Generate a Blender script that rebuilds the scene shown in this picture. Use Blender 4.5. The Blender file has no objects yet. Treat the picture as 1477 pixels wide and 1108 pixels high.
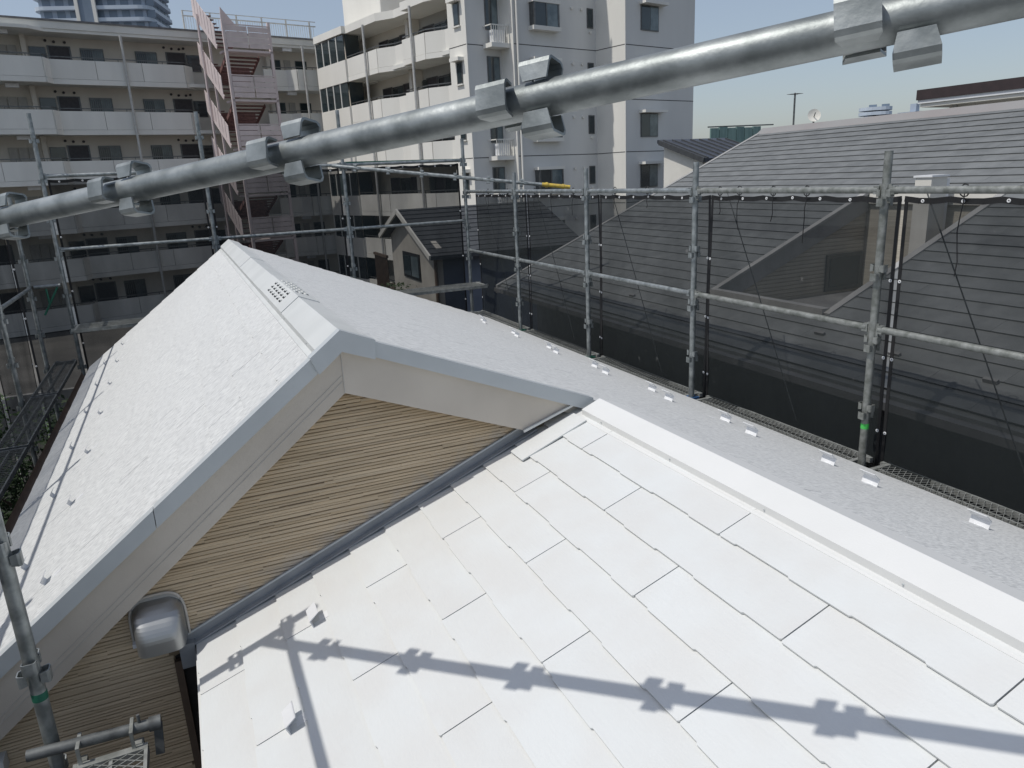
import bpy, math, random
from mathutils import Vector, Matrix
random.seed(7)
S = bpy.context.scene
COL = S.collection
R = math.radians
# ------------------------------------------------------------------ camera (eye is the datum, z = 0; street level is z = G)
G = -7.6
cd = bpy.data.cameras.new('camera'); cam = bpy.data.objects.new('camera', cd); COL.objects.link(cam)
cd.sensor_width = 36; cd.lens = 36 * 1060 / 1477; cd.clip_start = 0.05; cd.clip_end = 3000
cam.matrix_world = Matrix(((0.9113739, 0.15234907, -0.38234458, 0),
                           (-0.40893618, 0.23007146, -0.88308455, 0),
                           (-0.04657053, 0.96117474, 0.27198217, 0), (0, 0, 0, 1)))
S.camera = cam
# ------------------------------------------------------------------ sky, sun, exposure
SUN = Vector((0.492, 0.026, -0.870)).normalized()          # travel direction of the light
wd = bpy.data.worlds.new('World'); S.world = wd; wd.use_nodes = True
wn = wd.node_tree.nodes; bg = wn['Background']
sky = wn.new('ShaderNodeTexSky'); sky.sky_type = 'NISHITA'; sky.sun_disc = False
sky.sun_elevation = math.asin(-SUN.z); sky.sun_rotation = math.atan2(-SUN.x, -SUN.y)
sky.air_density = 1.0; sky.dust_density = 1.6; sky.ozone_density = 1.6
hz = wn.new('ShaderNodeMix'); hz.data_type = 'RGBA'; hz.inputs['Factor'].default_value = .42; hz.inputs['B'].default_value = (3.3, 3.5, 3.85, 1)   # even milky haze over the whole sky
wd.node_tree.links.new(sky.outputs[0], hz.inputs['A']); wd.node_tree.links.new(hz.outputs['Result'], bg.inputs[0]); bg.inputs[1].default_value = 0.125
sl = bpy.data.lights.new('sun', 'SUN'); sl.energy = 2.75; sl.angle = R(0.55); sl.color = (1, .962, .905)
so = bpy.data.objects.new('sun', sl); COL.objects.link(so); so.rotation_euler = SUN.to_track_quat('-Z', 'Y').to_euler()
S.view_settings.view_transform = 'Standard'; S.view_settings.look = 'None'; S.view_settings.exposure = 0.0; S.view_settings.gamma = 1
S.render.engine = 'CYCLES'; S.cycles.transparent_max_bounces = 24; S.cycles.max_bounces = 8

# ------------------------------------------------------------------ materials
MATS = {}
def mat(name, c1, c2=None, rough=.6, metal=0., scale=6., stretch=(1, 1, 1), bump=0., bscale=None, bstretch=None, spec=.5, detail=5, coord='Object', lo=.35, hi=.65, randv=0.):
    m = bpy.data.materials.new(name); m.use_nodes = True; nt = m.node_tree; n = nt.nodes; L = nt.links
    b = n['Principled BSDF']; b.inputs['Roughness'].default_value = rough; b.inputs['Metallic'].default_value = metal
    b.inputs['Specular IOR Level'].default_value = spec
    tc = n.new('ShaderNodeTexCoord'); src = tc.outputs[coord]
    oi = n.new('ShaderNodeObjectInfo')
    ad = n.new('ShaderNodeVectorMath'); ad.operation = 'ADD'; L.new(src, ad.inputs[0])
    sc = n.new('ShaderNodeVectorMath'); sc.operation = 'SCALE'; sc.inputs[0].default_value = (13, 7, 5); L.new(oi.outputs['Random'], sc.inputs['Scale']); L.new(sc.outputs[0], ad.inputs[1])
    def noise(s, st, d):
        mp = n.new('ShaderNodeMapping'); mp.inputs['Scale'].default_value = st; L.new(ad.outputs[0], mp.inputs[0])
        t = n.new('ShaderNodeTexNoise'); t.inputs['Scale'].default_value = s; t.inputs['Detail'].default_value = d; L.new(mp.outputs[0], t.inputs[0]); return t
    c2 = c2 or tuple(x * .85 for x in c1)
    t = noise(scale, stretch, detail)
    rp = n.new('ShaderNodeValToRGB'); rp.color_ramp.elements[0].position = lo; rp.color_ramp.elements[1].position = hi
    rp.color_ramp.elements[0].color = (*c2, 1); rp.color_ramp.elements[1].color = (*c1, 1)
    L.new(t.outputs[0], rp.inputs[0]); out = rp.outputs[0]
    if randv:
        hv = n.new('ShaderNodeHueSaturation'); mr = n.new('ShaderNodeMapRange'); mr.inputs[3].default_value = 1 - randv; mr.inputs[4].default_value = 1 + randv
        L.new(oi.outputs['Random'], mr.inputs[0]); L.new(mr.outputs[0], hv.inputs['Value']); L.new(out, hv.inputs['Color']); out = hv.outputs[0]
    L.new(out, b.inputs['Base Color'])
    if bump:
        t2 = noise(bscale or scale * 4, bstretch or stretch, 4)
        bp = n.new('ShaderNodeBump'); bp.inputs['Strength'].default_value = bump; bp.inputs['Distance'].default_value = .01
        L.new(t2.outputs[0], bp.inputs['Height']); L.new(bp.outputs[0], b.inputs['Normal'])
    MATS[name] = m; return m
mat('galv', (.37, .395, .395), (.20, .22, .22), rough=.50, metal=.68, scale=16, bump=.12, bscale=45, lo=.36, hi=.64, detail=8)
mat('galv_old', (.30, .31, .295), (.16, .17, .155), rough=.55, metal=.45, scale=22, bump=.2, bscale=90)
mat('galv_plank', (.42, .43, .41), (.26, .27, .25), rough=.5, metal=.5, scale=18)
mat('galv_dark', (.16, .17, .17), (.08, .085, .085), rough=.6, metal=.4, scale=20)
mat('paint_white', (.71, .715, .70), (.68, .685, .67), rough=.5, scale=3.5, bump=.05, bscale=160)
mat('slate_white', (.67, .69, .685), (.645, .65, .635), rough=.55, scale=4, stretch=(1, 1, 1), bump=.14, bscale=110, bstretch=(.15, 1, 1), randv=.012)
mat('slate_main', (.66, .67, .66), (.43, .44, .44), rough=.85, spec=.15, scale=75, stretch=(1.8, .4, 1), bump=.42, bscale=100, bstretch=(1.8, .4, 1), detail=6, lo=.28, hi=.60, randv=.012)
mat('cap_grey', (.66, .675, .66), (.60, .615, .60), rough=.4, scale=4)
mat('trim_grey', (.50, .53, .54), (.45, .48, .49), rough=.4, scale=4)  # white metal trim whose shade is put into this cool grey
mat('fascia', (.60, .545, .47), (.50, .45, .385), rough=.75, scale=2.2, stretch=(1, 1, 1), bump=.05, bscale=90, detail=8)
mat('caulk', (.55, .52, .47), (.48, .45, .41), rough=.7, scale=20)
mat('flash', (.33, .345, .36), (.26, .275, .29), rough=.45, scale=8)
mat('siding_groove', (.27, .21, .14), (.17, .13, .085), rough=.9, scale=12, stretch=(.3, 1, 4))
mat('brown_trim', (.14, .095, .065), (.10, .07, .05), rough=.6)
mat('dark_wall', (.055, .05, .045), (.03, .028, .026), rough=.9)  # near-black walls: deep shade under the eaves is put into the colour
mat('steel', (.46, .47, .47), (.40, .41, .41), rough=.42, metal=.85, scale=2)
mat('black_plastic', (.012, .012, .013), (.006, .006, .007), rough=.6)
mat('white_plastic', (.76, .77, .78), (.70, .71, .72), rough=.4)
mat('green_paint', (.02, .16, .10), (.015, .11, .07), rough=.5)
mat('green_tape', (.08, .55, .10), (.05, .45, .08), rough=.5)
mat('blue_paint', (.04, .12, .28), (.03, .09, .2), rough=.5)
mat('yellow_paint', (.62, .45, .06), (.45, .33, .08), rough=.5, scale=25)
mat('orange_rope', (.70, .12, .03), (.5, .08, .02), rough=.8)
mat('n_slate', (.175, .183, .184), (.13, .137, .138), rough=.65, scale=5, stretch=(1, 1, 1), bump=.12, bscale=60, detail=7, randv=.02)
mat('n_trim', (.36, .355, .34), (.30, .295, .285), rough=.5, scale=4)
mat('n_ridge', (.27, .27, .265), (.25, .225, .218), rough=.5, scale=.9)
mat('n_wall', (.55, .51, .43), (.44, .41, .345), rough=.9, scale=8, stretch=(.3, .3, 6))
mat('n_low', (.20, .20, .20), (.14, .14, .145), rough=.9, scale=3)
mat('brown_roof', (.045, .030, .030), (.035, .024, .024), rough=.5)
mat('cream', (.72, .70, .64), (.66, .64, .58), rough=.8, scale=2)
mat('apt_wall', (.68, .635, .565), (.60, .56, .495), rough=.9, scale=.5, stretch=(1, 1, .25), detail=8)
mat('apt_panel', (.74, .735, .69), (.65, .645, .605), rough=.9, scale=.7, stretch=(1, 1, .2), detail=9)
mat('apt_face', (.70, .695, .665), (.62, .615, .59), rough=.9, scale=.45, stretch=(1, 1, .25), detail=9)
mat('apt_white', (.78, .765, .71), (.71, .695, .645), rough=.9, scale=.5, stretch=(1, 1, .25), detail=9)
mat('joint', (.09, .09, .09), (.06, .06, .06), rough=.9)
mat('door', (.05, .045, .05), (.035, .032, .036), rough=.5)
mat('door_pale', (.42, .40, .36), (.37, .35, .32), rough=.6)
mat('sash', (.15, .155, .155), (.11, .115, .115), rough=.4, metal=.5)
mat('glass', (.035, .05, .055), (.02, .03, .035), rough=.06, spec=.8, scale=.5)
mat('glass_curtain', (.16, .20, .21), (.08, .11, .12), rough=.1, spec=.8, scale=2)
mat('pipe_grey', (.50, .50, .48), (.42, .42, .40), rough=.5)
mat('pink_steel', (.66, .57, .56), (.58, .50, .49), rough=.6, scale=2)
mat('rust_steel', (.24, .13, .12), (.16, .09, .085), rough=.8)
mat('h_wall', (.50, .47, .41), (.43, .40, .35), rough=.9, scale=2)
mat('h_side', (.14, .16, .20), (.11, .13, .165), rough=.9, scale=2)  # side walls with their bluish shade put into the colour
mat('h_roof', (.055, .06, .065), (.04, .043, .047), rough=.7, scale=6)
mat('solar', (.05, .055, .07), (.035, .04, .05), rough=.4)
mat('green_sheet', (.22, .33, .30), (.13, .21, .20), rough=.7, scale=1.5, stretch=(3, 1, .3))
mat('tower', (.40, .46, .54), (.34, .40, .48), rough=.8, scale=.1)  # distance haze is put into these pale bluish tower colours
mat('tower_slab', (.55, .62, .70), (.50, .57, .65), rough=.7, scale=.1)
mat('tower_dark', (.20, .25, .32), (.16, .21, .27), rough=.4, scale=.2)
mat('ground', (.14, .135, .125), (.085, .083, .078), rough=.95, scale=.4, detail=9, bump=.2, bscale=3)
mat('asphalt', (.06, .06, .06), (.045, .045, .046), rough=.95, scale=2)
mat('leaf', (.05, .10, .022), (.025, .055, .014), rough=.6, scale=3)
mat('bark', (.09, .065, .045), (.06, .045, .03), rough=.9)
mat('concrete', (.30, .295, .28), (.23, .225, .215), rough=.95, scale=3)

def net_mat():
    m = bpy.data.materials.new('net'); m.use_nodes = True; nt = m.node_tree; n = nt.nodes; L = nt.links
    n.remove(n['Principled BSDF']); out = n['Material Output']
    d = n.new('ShaderNodeBsdfDiffuse'); d.inputs[0].default_value = (.026, .030, .031, 1)
    t = n.new('ShaderNodeBsdfTransparent'); mx = n.new('ShaderNodeMixShader')
    tc = n.new('ShaderNodeTexCoord'); oi = n.new('ShaderNodeObjectInfo')
    mp = n.new('ShaderNodeMapping'); mp.inputs['Scale'].default_value = (1.2, 1.2, .5); L.new(tc.outputs['Object'], mp.inputs[0])
    nz = n.new('ShaderNodeTexNoise'); nz.inputs['Scale'].default_value = 2.2; nz.inputs['Detail'].default_value = 5; L.new(mp.outputs[0], nz.inputs[0])
    mr = n.new('ShaderNodeMapRange'); mr.inputs[1].default_value = .3; mr.inputs[2].default_value = .7; mr.inputs[3].default_value = .62; mr.inputs[4].default_value = .76
    L.new(nz.outputs[0], mr.inputs[0])
    # scuffs of pale paint and dust
    n2 = n.new('ShaderNodeTexNoise'); n2.inputs['Scale'].default_value = 9; n2.inputs['Detail'].default_value = 8; L.new(tc.outputs['Object'], n2.inputs[0])
    r2 = n.new('ShaderNodeValToRGB'); r2.color_ramp.elements[0].position = .70; r2.color_ramp.elements[0].color = (.026, .030, .031, 1)
    r2.color_ramp.elements[1].position = .80; r2.color_ramp.elements[1].color = (.16, .16, .155, 1)
    L.new(n2.outputs[0], r2.inputs[0]); L.new(r2.outputs[0], d.inputs[0])
    L.new(mr.outputs[0], mx.inputs[0]); L.new(t.outputs[0], mx.inputs[1]); L.new(d.outputs[0], mx.inputs[2]); L.new(mx.outputs[0], out.inputs[0])
    MATS['net'] = m
net_mat()
def siding_mat():
    m = mat('siding', (.66, .53, .365), (.53, .42, .28), rough=.85, scale=5, stretch=(.5, 1, 9), bump=.15, bscale=80, detail=7)
    nt = m.node_tree; n = nt.nodes; L = nt.links; b = n['Principled BSDF']
    src = b.inputs['Base Color'].links[0].from_socket
    # lime bloom along the roof junction (a stain: follows the flashing line)
    tc = n.new('ShaderNodeTexCoord'); sp = n.new('ShaderNodeSeparateXYZ'); L.new(tc.outputs['Object'], sp.inputs[0])
    a = n.new('ShaderNodeMath'); a.operation = 'MULTIPLY_ADD'; a.inputs[1].default_value = -.4; L.new(sp.outputs[0], a.inputs[0]); L.new(sp.outputs[2], a.inputs[2])
    r = n.new('ShaderNodeMapRange'); r.inputs[1].default_value = -1.735; r.inputs[2].default_value = -1.60; r.inputs[3].default_value = .62; r.inputs[4].default_value = 0
    L.new(a.outputs[0], r.inputs[0])
    gt = n.new('ShaderNodeMath'); gt.operation = 'GREATER_THAN'; gt.inputs[1].default_value = -1.80; L.new(a.outputs[0], gt.inputs[0])
    g2 = n.new('ShaderNodeMath'); g2.operation = 'MULTIPLY'; L.new(gt.outputs[0], g2.inputs[0]); L.new(r.outputs[0], g2.inputs[1]); r = g2
    nz = n.new('ShaderNodeTexNoise'); nz.inputs['Scale'].default_value = 14; nz.inputs['Detail'].default_value = 8; L.new(tc.outputs['Object'], nz.inputs[0])
    rr = n.new('ShaderNodeMapRange'); rr.inputs[1].default_value = .42; rr.inputs[2].default_value = .60; L.new(nz.outputs[0], rr.inputs[0])
    gx_ = n.new('ShaderNodeMath'); gx_.operation = 'GREATER_THAN'; gx_.inputs[1].default_value = -.18; L.new(sp.outputs[0], gx_.inputs[0])
    g3 = n.new('ShaderNodeMath'); g3.operation = 'MULTIPLY'; L.new(gx_.outputs[0], g3.inputs[0]); L.new(r.outputs[0], g3.inputs[1]); r = g3
    mu = n.new('ShaderNodeMath'); mu.operation = 'MULTIPLY'; L.new(r.outputs[0], mu.inputs[0]); L.new(rr.outputs[0], mu.inputs[1])
    mx = n.new('ShaderNodeMix'); mx.data_type = 'RGBA'; mx.inputs['B'].default_value = (.42, .44, .46, 1)
    L.new(mu.outputs[0], mx.inputs['Factor']); L.new(src, mx.inputs['A']); L.new(mx.outputs['Result'], b.inputs['Base Color'])
siding_mat()

# ------------------------------------------------------------------ mesh helpers
class MB:
    def __init__(s): s.v = []; s.f = []; s.smooth = []
    def poly(s, pts, faces, smooth=False):
        o = len(s.v); s.v += [tuple(p) for p in pts]; s.f += [tuple(i + o for i in f) for f in faces]; s.smooth += [smooth] * len(faces); return s
    def box(s, x0, x1, y0, y1, z0, z1):
        return s.poly([(x0, y0, z0), (x1, y0, z0), (x1, y1, z0), (x0, y1, z0), (x0, y0, z1), (x1, y0, z1), (x1, y1, z1), (x0, y1, z1)],
                      [(3, 2, 1, 0), (4, 5, 6, 7), (0, 1, 5, 4), (1, 2, 6, 5), (2, 3, 7, 6), (3, 0, 4, 7)])
    def bar(s, p, q, a, b, up=(0, 0, 1)):
        """box from p to q, a wide (sideways) and b tall (along up)"""
        p, q = Vector(p), Vector(q); d = (q - p).normalized(); u = Vector(up); x = d.cross(u)
        if x.length < 1e-4: x = d.cross(Vector((0, 1, 0)))
        x.normalize(); z = x.cross(d); P = []
        for e in (p, q):
            for i, j in ((-1, -1), (1, -1), (1, 1), (-1, 1)): P.append(e + x * (a / 2 * i) + z * (b / 2 * j))
        return s.poly(P, [(0, 1, 2, 3), (7, 6, 5, 4), (4, 5, 1, 0), (5, 6, 2, 1), (6, 7, 3, 2), (7, 4, 0, 3)])
    def tube(s, pts, r, n=14, cap=True):
        pts = [Vector(p) for p in pts]; P = []; F = []
        for i, p in enumerate(pts):
            d = (pts[min(i + 1, len(pts) - 1)] - pts[max(i - 1, 0)]).normalized()
            x = d.cross(Vector((0, 0, 1)) if abs(d.z) < .9 else Vector((0, 1, 0))).normalized(); y = d.cross(x)
            rr = r[i] if isinstance(r, (list, tuple)) else r
            for k in range(n):
                a = 2 * math.pi * k / n; P.append(p + x * (rr * math.cos(a)) + y * (rr * math.sin(a)))
        for i in range(len(pts) - 1):
            for k in range(n): F.append((i * n + k, i * n + (k + 1) % n, (i + 1) * n + (k + 1) % n, (i + 1) * n + k))
        s.poly(P, F, True)
        if cap: s.poly(P[:n], [tuple(range(n))]); s.poly(P[-n:], [tuple(reversed(range(n)))])
        return s
    def prism(s, poly, vec):
        """poly: list of 3D points of a planar outline, extruded by vec"""
        n = len(poly); v = Vector(vec); A = [Vector(p) for p in poly]; B = [p + v for p in A]
        return s.poly(A + B, [tuple(range(n)), tuple(reversed(range(n, 2 * n)))] + [(i, i + n, (i + 1) % n + n, (i + 1) % n) for i in range(n)])
    def mesh(s, name, m):
        me = bpy.data.meshes.new(name); me.from_pydata(s.v, [], s.f); me.materials.append(MATS[m])
        me.polygons.foreach_set('use_smooth', s.smooth); me.update()
        import bmesh
        bm = bmesh.new(); bm.from_mesh(me); bmesh.ops.recalc_face_normals(bm, faces=bm.faces); bm.to_mesh(me); bm.free()
        return me
WM = {}
I4 = Matrix.Identity(4)
def link(name, me, parent=None, mw=I4):
    o = bpy.data.objects.new(name, me); COL.objects.link(o); o.matrix_basis = mw; WM[o.name] = mw.copy()
    if parent: o.parent = parent; o.matrix_parent_inverse = WM[parent.name].inverted()
    return o
def part(name, mb, m, parent=None, mw=I4): return link(name, mb.mesh(name, m), parent, mw)
def tag(o, label, cat, group=None):
    o['label'] = label; o['category'] = cat
    if group: o['group'] = group
    return o
def thing(name, label, cat, loc, group=None, rotz=0):
    o = link(name, None, None, Matrix.Translation(loc) @ Matrix.Rotation(rotz, 4, 'Z')); o.empty_display_size = .2
    return tag(o, label, cat, group)
def struct(name, mb, m, mw=I4):
    o = part(name, mb, m, None, mw); o['kind'] = 'structure'; return o
def frame(a, d, n, o):
    M = Matrix.Identity(4)
    for i, c in enumerate((a, d, n)):
        for j in range(3): M[j][i] = c[j]
    M.translation = Vector(o); return M

# ------------------------------------------------------------------ setting
struct('ground', MB().poly([(-1500, -1500, G), (1500, -1500, G), (1500, 1500, G), (-1500, 1500, G)], [(0, 1, 2, 3)]), 'ground')

# ------------------------------------------------------------------ roof slates
SL = {}
def slate_mesh(w, ln, th, lift, step, m, var):
    key = (round(w, 3), ln, th, lift, step, m, var)
    if key in SL: return SL[key]
    rnd = random.Random(var * 31 + 5)
    # outline of the lower edge: alternating long and short tongues
    xs = [0]; hi = var % 2 == 0
    segs = []
    cuts = [.0]
    t = .13 + .05 * rnd.random()
    while t < w - .05: cuts.append(t); t += .19 + .04 * rnd.random()
    cuts.append(w)
    low = []
    lev = var % 2
    for i in range(len(cuts) - 1):
        off = step if (i + lev) % 2 else 0
        a, b = cuts[i], cuts[i + 1]
        c = .003
        low += [(a + (c if i else 0), ln - off), (b - (c if i < len(cuts) - 2 else 0), ln - off)]
    # soften the two free corners
    c = .005
    low[0] = (low[0][0] + c, low[0][1]); low[-1] = (low[-1][0] - c, low[-1][1])
    low = [(0, low[0][1] - c)] + low + [(w, low[-1][1] - c)]
    mb = MB(); out = [(0, 0)] + low + [(w, 0)]
    top = [(x, y, th + lift * y / ln) for x, y in out]; bot = [(x, y, lift * y / ln) for x, y in out]
    n = len(out)
    mb.poly(top + bot, [tuple(range(n)), tuple(reversed(range(n, 2 * n)))] + [(i, i + n, (i + 1) % n + n, (i + 1) % n) for i in range(n)])
    SL[key] = mb.mesh('roof_slate', m); return SL[key]
def lay(parent, ridge, d, n, a0, a1, rows, m, gap=.004, th=.006, lift=.007, step=.009, wid=.91, joint0=0., expo=.182, start=0., skip=None, name='roof_slate'):
    """rows of slates hung down slope d from the ridge point; a runs along a = d x n between a0 and a1 (signed along a)"""
    d = Vector(d).normalized(); n = Vector(n).normalized(); a = d.cross(n); k = 0
    ln = expo + .02
    for r in range(rows):
        j = joint0 + (wid / 2 if r % 2 else 0); j -= math.ceil((j - a0) / wid) * wid
        while j < a1:
            spans = [(max(j, a0), min(j + wid, a1))]
            if skip: spans = skip(r, spans)
            for b0, b1 in spans:
                w = b1 - b0 - gap
                if w > .03:
                    o = Vector(ridge) + d * (start + r * expo - .02) + a * (b0 + gap / 2) + n * (.0008 + .0006 * random.random())
                    link(name, slate_mesh(w, ln, th, lift, step, m, random.randrange(4)), parent, frame(a, d, n, o)); k += 1
            j += wid
    return k

# ------------------------------------------------------------------ the house being painted
YA, YW, YB = 2.95, 3.05, 9.5                 # rake plane, gable wall, far end
RX, RZ = .53, -.60                           # main ridge
SR, SLF = .402, .765                         # right and left pitch
XE, XL = 3.72, -1.15                         # right and left eave
zr = lambda x: RZ - SR * (x - RX)
zl = lambda x: RZ - SLF * (RX - x)
LX, LZ, SW = 1.716, -1.077, .40              # lower ridge and its left pitch
zw = lambda x: LZ - SW * (LX - x)
XW = -.20                                    # lower left eave
YN = -1.6                                    # near end of the lower part (behind the viewer)
house = thing('house', 'house with freshly painted white slate roofs in the foreground', 'house', (1.2, 3, G))
mb = MB()
mb.prism([(-1.0, YW + .012, G), (3.55, YW + .012, G), (3.55, YW + .012, zr(3.55) - .03), (RX, YW + .012, RZ - .03), (-1.0, YW + .012, zl(-1.0) - .03)], (0, 6.3, 0))
part('wall', mb, 'dark_wall', house)
mb = MB()
mb.prism([(-.06, YN + .1, G), (3.55, YN + .1, G), (3.55, YN + .1, zr(3.55) - .03), (LX, YN + .1, LZ - .03), (-.06, YN + .1, zw(-.06) - .03)], (0, YW - YN - .1, 0))
part('wall', mb, 'dark_wall', house)
# main roof deck
mroof = part('main_roof', MB().prism([(XE, YA + .02, zr(XE)), (RX, YA + .02, RZ), (XL, YA + .02, zl(XL)), (XL, YA + .02, zl(XL) - .02), (RX, YA + .02, RZ - .028), (XE, YA + .02, zr(XE) - .022)], (0, YB - YA - .03, 0)), 'cap_grey', house)
mroof['label'] = 'steeper main roof with pale grey grainy slates'
lroof = part('lower_roof', MB().prism([(XE, YN, zr(XE)), (LX, YN, LZ), (XW, YN, zw(XW)), (XW, YN, zw(XW) - .03), (LX, YN, LZ - .03), (XE, YN, zr(XE) - .022)], (0, YA + .015 - YN, 0)), 'paint_white', house)
lroof['label'] = 'lower white roof with large slates and a pole shadow'
cl, snl = math.cos(math.atan(SLF)), math.sin(math.atan(SLF))
cr, snr = math.cos(math.atan(SR)), math.sin(math.atan(SR))
cw, snw = math.cos(math.atan(SW)), math.sin(math.atan(SW))
# left slope of the main roof (a = +Y)
nL = Vector((-snl, 0, cl)); dL = Vector((-cl, 0, -snl)); nrow = int((RX - XL) / cl / .182)
lay(mroof, (RX, 0, RZ), dL, nL, YA + .03, YB, nrow, 'slate_main', gap=.0022, th=.005, lift=.006, step=.004, joint0=3.334, start=(RX - XL) / cl - nrow * .182 + .012)
# right slope (a = -Y): one continuous sheet of slates past the lower ridge
nR = Vector((snr, 0, cr)); dR = Vector((cr, 0, -snr)); nrow = int((XE - RX) / cr / .182 + .5); st = .03
def right_skip(r, spans):
    x = RX + (st + r * .182 + .12) * cr
    return [(s0, min(s1, -YA - .03)) for s0, s1 in spans] if x < LX else spans
lay(mroof, (RX, 0, RZ), dR, nR, -YB, .2, nrow, 'slate_main', gap=.0022, th=.005, lift=.006, step=.004, joint0=-1.885, start=st, skip=right_skip)
# lower left slope, 182 x 910 slates
nW = Vector((-snw, 0, cw)); dW = Vector((-cw, 0, -snw))
EX = .1655 / cw
lay(lroof, (LX, 0, LZ), dW, nW, YN, YW - .015, 11, 'slate_white', gap=.0042, th=.0065, lift=.0115, joint0=2.645, expo=EX, start=(LX - 1.468) / cw - EX + .0, step=.005)
# eave starter under the lowest white slates
# loose cut slate by the end of the rake board
o = Vector((1.60, 0, zw(1.60))) + nW * .016 + Vector((0, 2.83, 0))
link('cut_slate', slate_mesh(.13, .36, .006, .003, 0, 'slate_white', 1), lroof, frame(Vector((0, 1, 0)), dW, nW, o))
# ridge caps
def ridge_cap(parent, x, z, y0, y1, wl_, sl_, wr_, sr_, m, up=.03, name='ridge_cap'):
    c1 = 1 / math.sqrt(1 + sl_ ** 2); c2 = 1 / math.sqrt(1 + sr_ ** 2)
    A = (x, z + up); Lp = (x - wl_ * c1, z + up - wl_ * sl_ * c1); Rp = (x + wr_ * c2, z + up - wr_ * sr_ * c2)
    pts = [A, Lp, (Lp[0], Lp[1] - up + .008), (Lp[0] - .028 * c1, Lp[1] - up + .014 - .028 * sl_ * c1), (Lp[0] - .028 * c1, Lp[1] - up + .010 - .028 * sl_ * c1), (Lp[0] + .004, Lp[1] - up + .004),
           (x, z + .002), (Rp[0] - .004, Rp[1] - up + .004), (Rp[0] + .028 * c2, Rp[1] - up + .010 - .028 * sr_ * c2), (Rp[0] + .028 * c2, Rp[1] - up + .014 - .028 * sr_ * c2), (Rp[0], Rp[1] - up + .008), Rp]
    return part(name, MB().prism([(p[0], y0, p[1]) for p in pts], (0, y1 - y0, 0)), m, parent)
for y0, y1, dz in ((YA - .012, 4.02, .036), (4.02, 5.16, .040), (5.16, 6.7, .036), (6.7, 8.4, .039), (8.4, YB, .036)):
    c = ridge_cap(house, RX, RZ, y0 - .0, y1 - .003, .125, SLF, .115, SR, 'cap_grey', up=dz)
    if abs(y0 - 4.02) < .01:                       # louvred ridge vent
        for side in (-1, 1):
            slx = SLF if side < 0 else SR; cc_ = 1 / math.sqrt(1 + slx ** 2)
            dd = Vector((side * cc_, 0, -slx * cc_)); nn = Vector((side * slx * cc_, 0, cc_))
            vm = MB()
            for i in range(6):
                for j in range(3):
                    p = Vector((RX, 4.28 + i * .105, RZ + .0405)) + dd * (.028 + j * .030)
                    vm.bar(p - Vector((0, .026, 0)), p + Vector((0, .026, 0)), .013, .004, nn)
            part('vent_slots', vm, 'black_plastic', c)
            vm = MB()
            for i in range(6):
                for j in range(3):
                    p = Vector((RX, 4.28 + i * .105, RZ + .0405)) + dd * (.020 + j * .030) + nn * .003
                    vm.bar(p - Vector((0, .03, 0)), p + Vector((0, .03, 0)), .009, .006, nn)
            part('vent_louvres', vm, 'cap_grey', c)
for y0, y1, dz in ((YN, .5, .034), (.5, YA - .03, .036)):
    ridge_cap(house, LX, LZ, y0, y1 - .002, .105, SW, .13, SR, 'paint_white', up=dz)
for k in range(8):
    yk = -.9 + k * .52; xk = LX - .105 * cw - .002; zk = LZ + .034 - .105 * SW * cw - .012
    part('cap_nail', MB().tube([(xk + .002, yk, zk), (xk - .002, yk, zk)], .003, 8), 'trim_grey', house)
for k in range(9):
    yk = 3.2 + k * .7; part('cap_nail', MB().tube([(RX - .100, yk, RZ - .052), (RX - .103, yk, RZ - .052)], .003, 8), 'trim_grey', house)
# rake trim and fascia boards
def rake(x0, x1, zf, y, top, bot, th, name, m):
    pts = [(x0, y, zf(x0) + top), (x1, y, zf(x1) + top), (x1, y, zf(x1) + bot), (x0, y, zf(x0) + bot)]
    return part(name, MB().prism(pts, (0, th, 0)), m, house)
XR = 1.70                                     # where the right rake dies into the lower ridge
rake(RX - .10, XL + .9, zl, YA, .028, -.052, .05, 'rake_trim', 'trim_grey')
rake(XL + .897, XL - .02, zl, YA, .026, -.052, .05, 'rake_trim', 'trim_grey')
rake(RX + .115, XR, zr, YA, .026, -.042, .05, 'rake_trim', 'trim_grey')
# folded saddle over the joint of the trims
pts = [(RX, YA - .014, RZ + .038), (RX + .14, YA - .014, zr(RX + .14) + .036), (RX + .133, YA - .014, zr(RX + .14) - .046), (RX, YA - .014, RZ - .052), (RX - .10, YA - .014, zl(RX - .10) - .056), (RX - .13, YA - .014, zl(RX - .13) + .038)]
part('rake_saddle', MB().prism(pts, (0, .05, 0)), 'trim_grey', house)
# right board is cut along the lower roof slope
def brd(x0, z0, x1, z1, x2, z2, x3, z3, y, t): return MB().prism([(x0, y, z0), (x1, y, z1), (x2, y, z2), (x3, y, z3)], (0, t, 0))
fb = .235
part('fascia_board', brd(RX + .001, RZ - .03, 1.60, zr(1.60) - .03, 1.33, zr(1.33) - fb + .01, RX + .001, RZ - fb, YA + .022, .03), 'fascia', house)
part('fascia_board', brd(RX - .001, RZ - .03, XL + .02, zl(XL + .02) - .03, XL + .02, zl(XL + .02) - .285, RX - .001, RZ - fb, YA + .022, .03), 'fascia', house)
fr = part('board_edge', MB().bar((1.33, YA + .012, zr(1.33) - fb + .006), (1.60, YA + .012, zr(1.60) - .034), .012, .010), 'cap_grey', house)
for off in (.050, .075):                      # sealant lines along the left board
    part('sealant_line', MB().bar((RX - .006, YA + .0215, zl(RX) - fb + off), (XL + .05, YA + .0215, zl(XL + .05) - .285 + off + .01), .003, .003), 'caulk', house)
part('sealant_line', MB().bar((RX, YA + .0215, RZ - .06), (RX, YA + .0215, RZ - fb), .005, .004, (1, 0, 0)), 'caulk', house)
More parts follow.
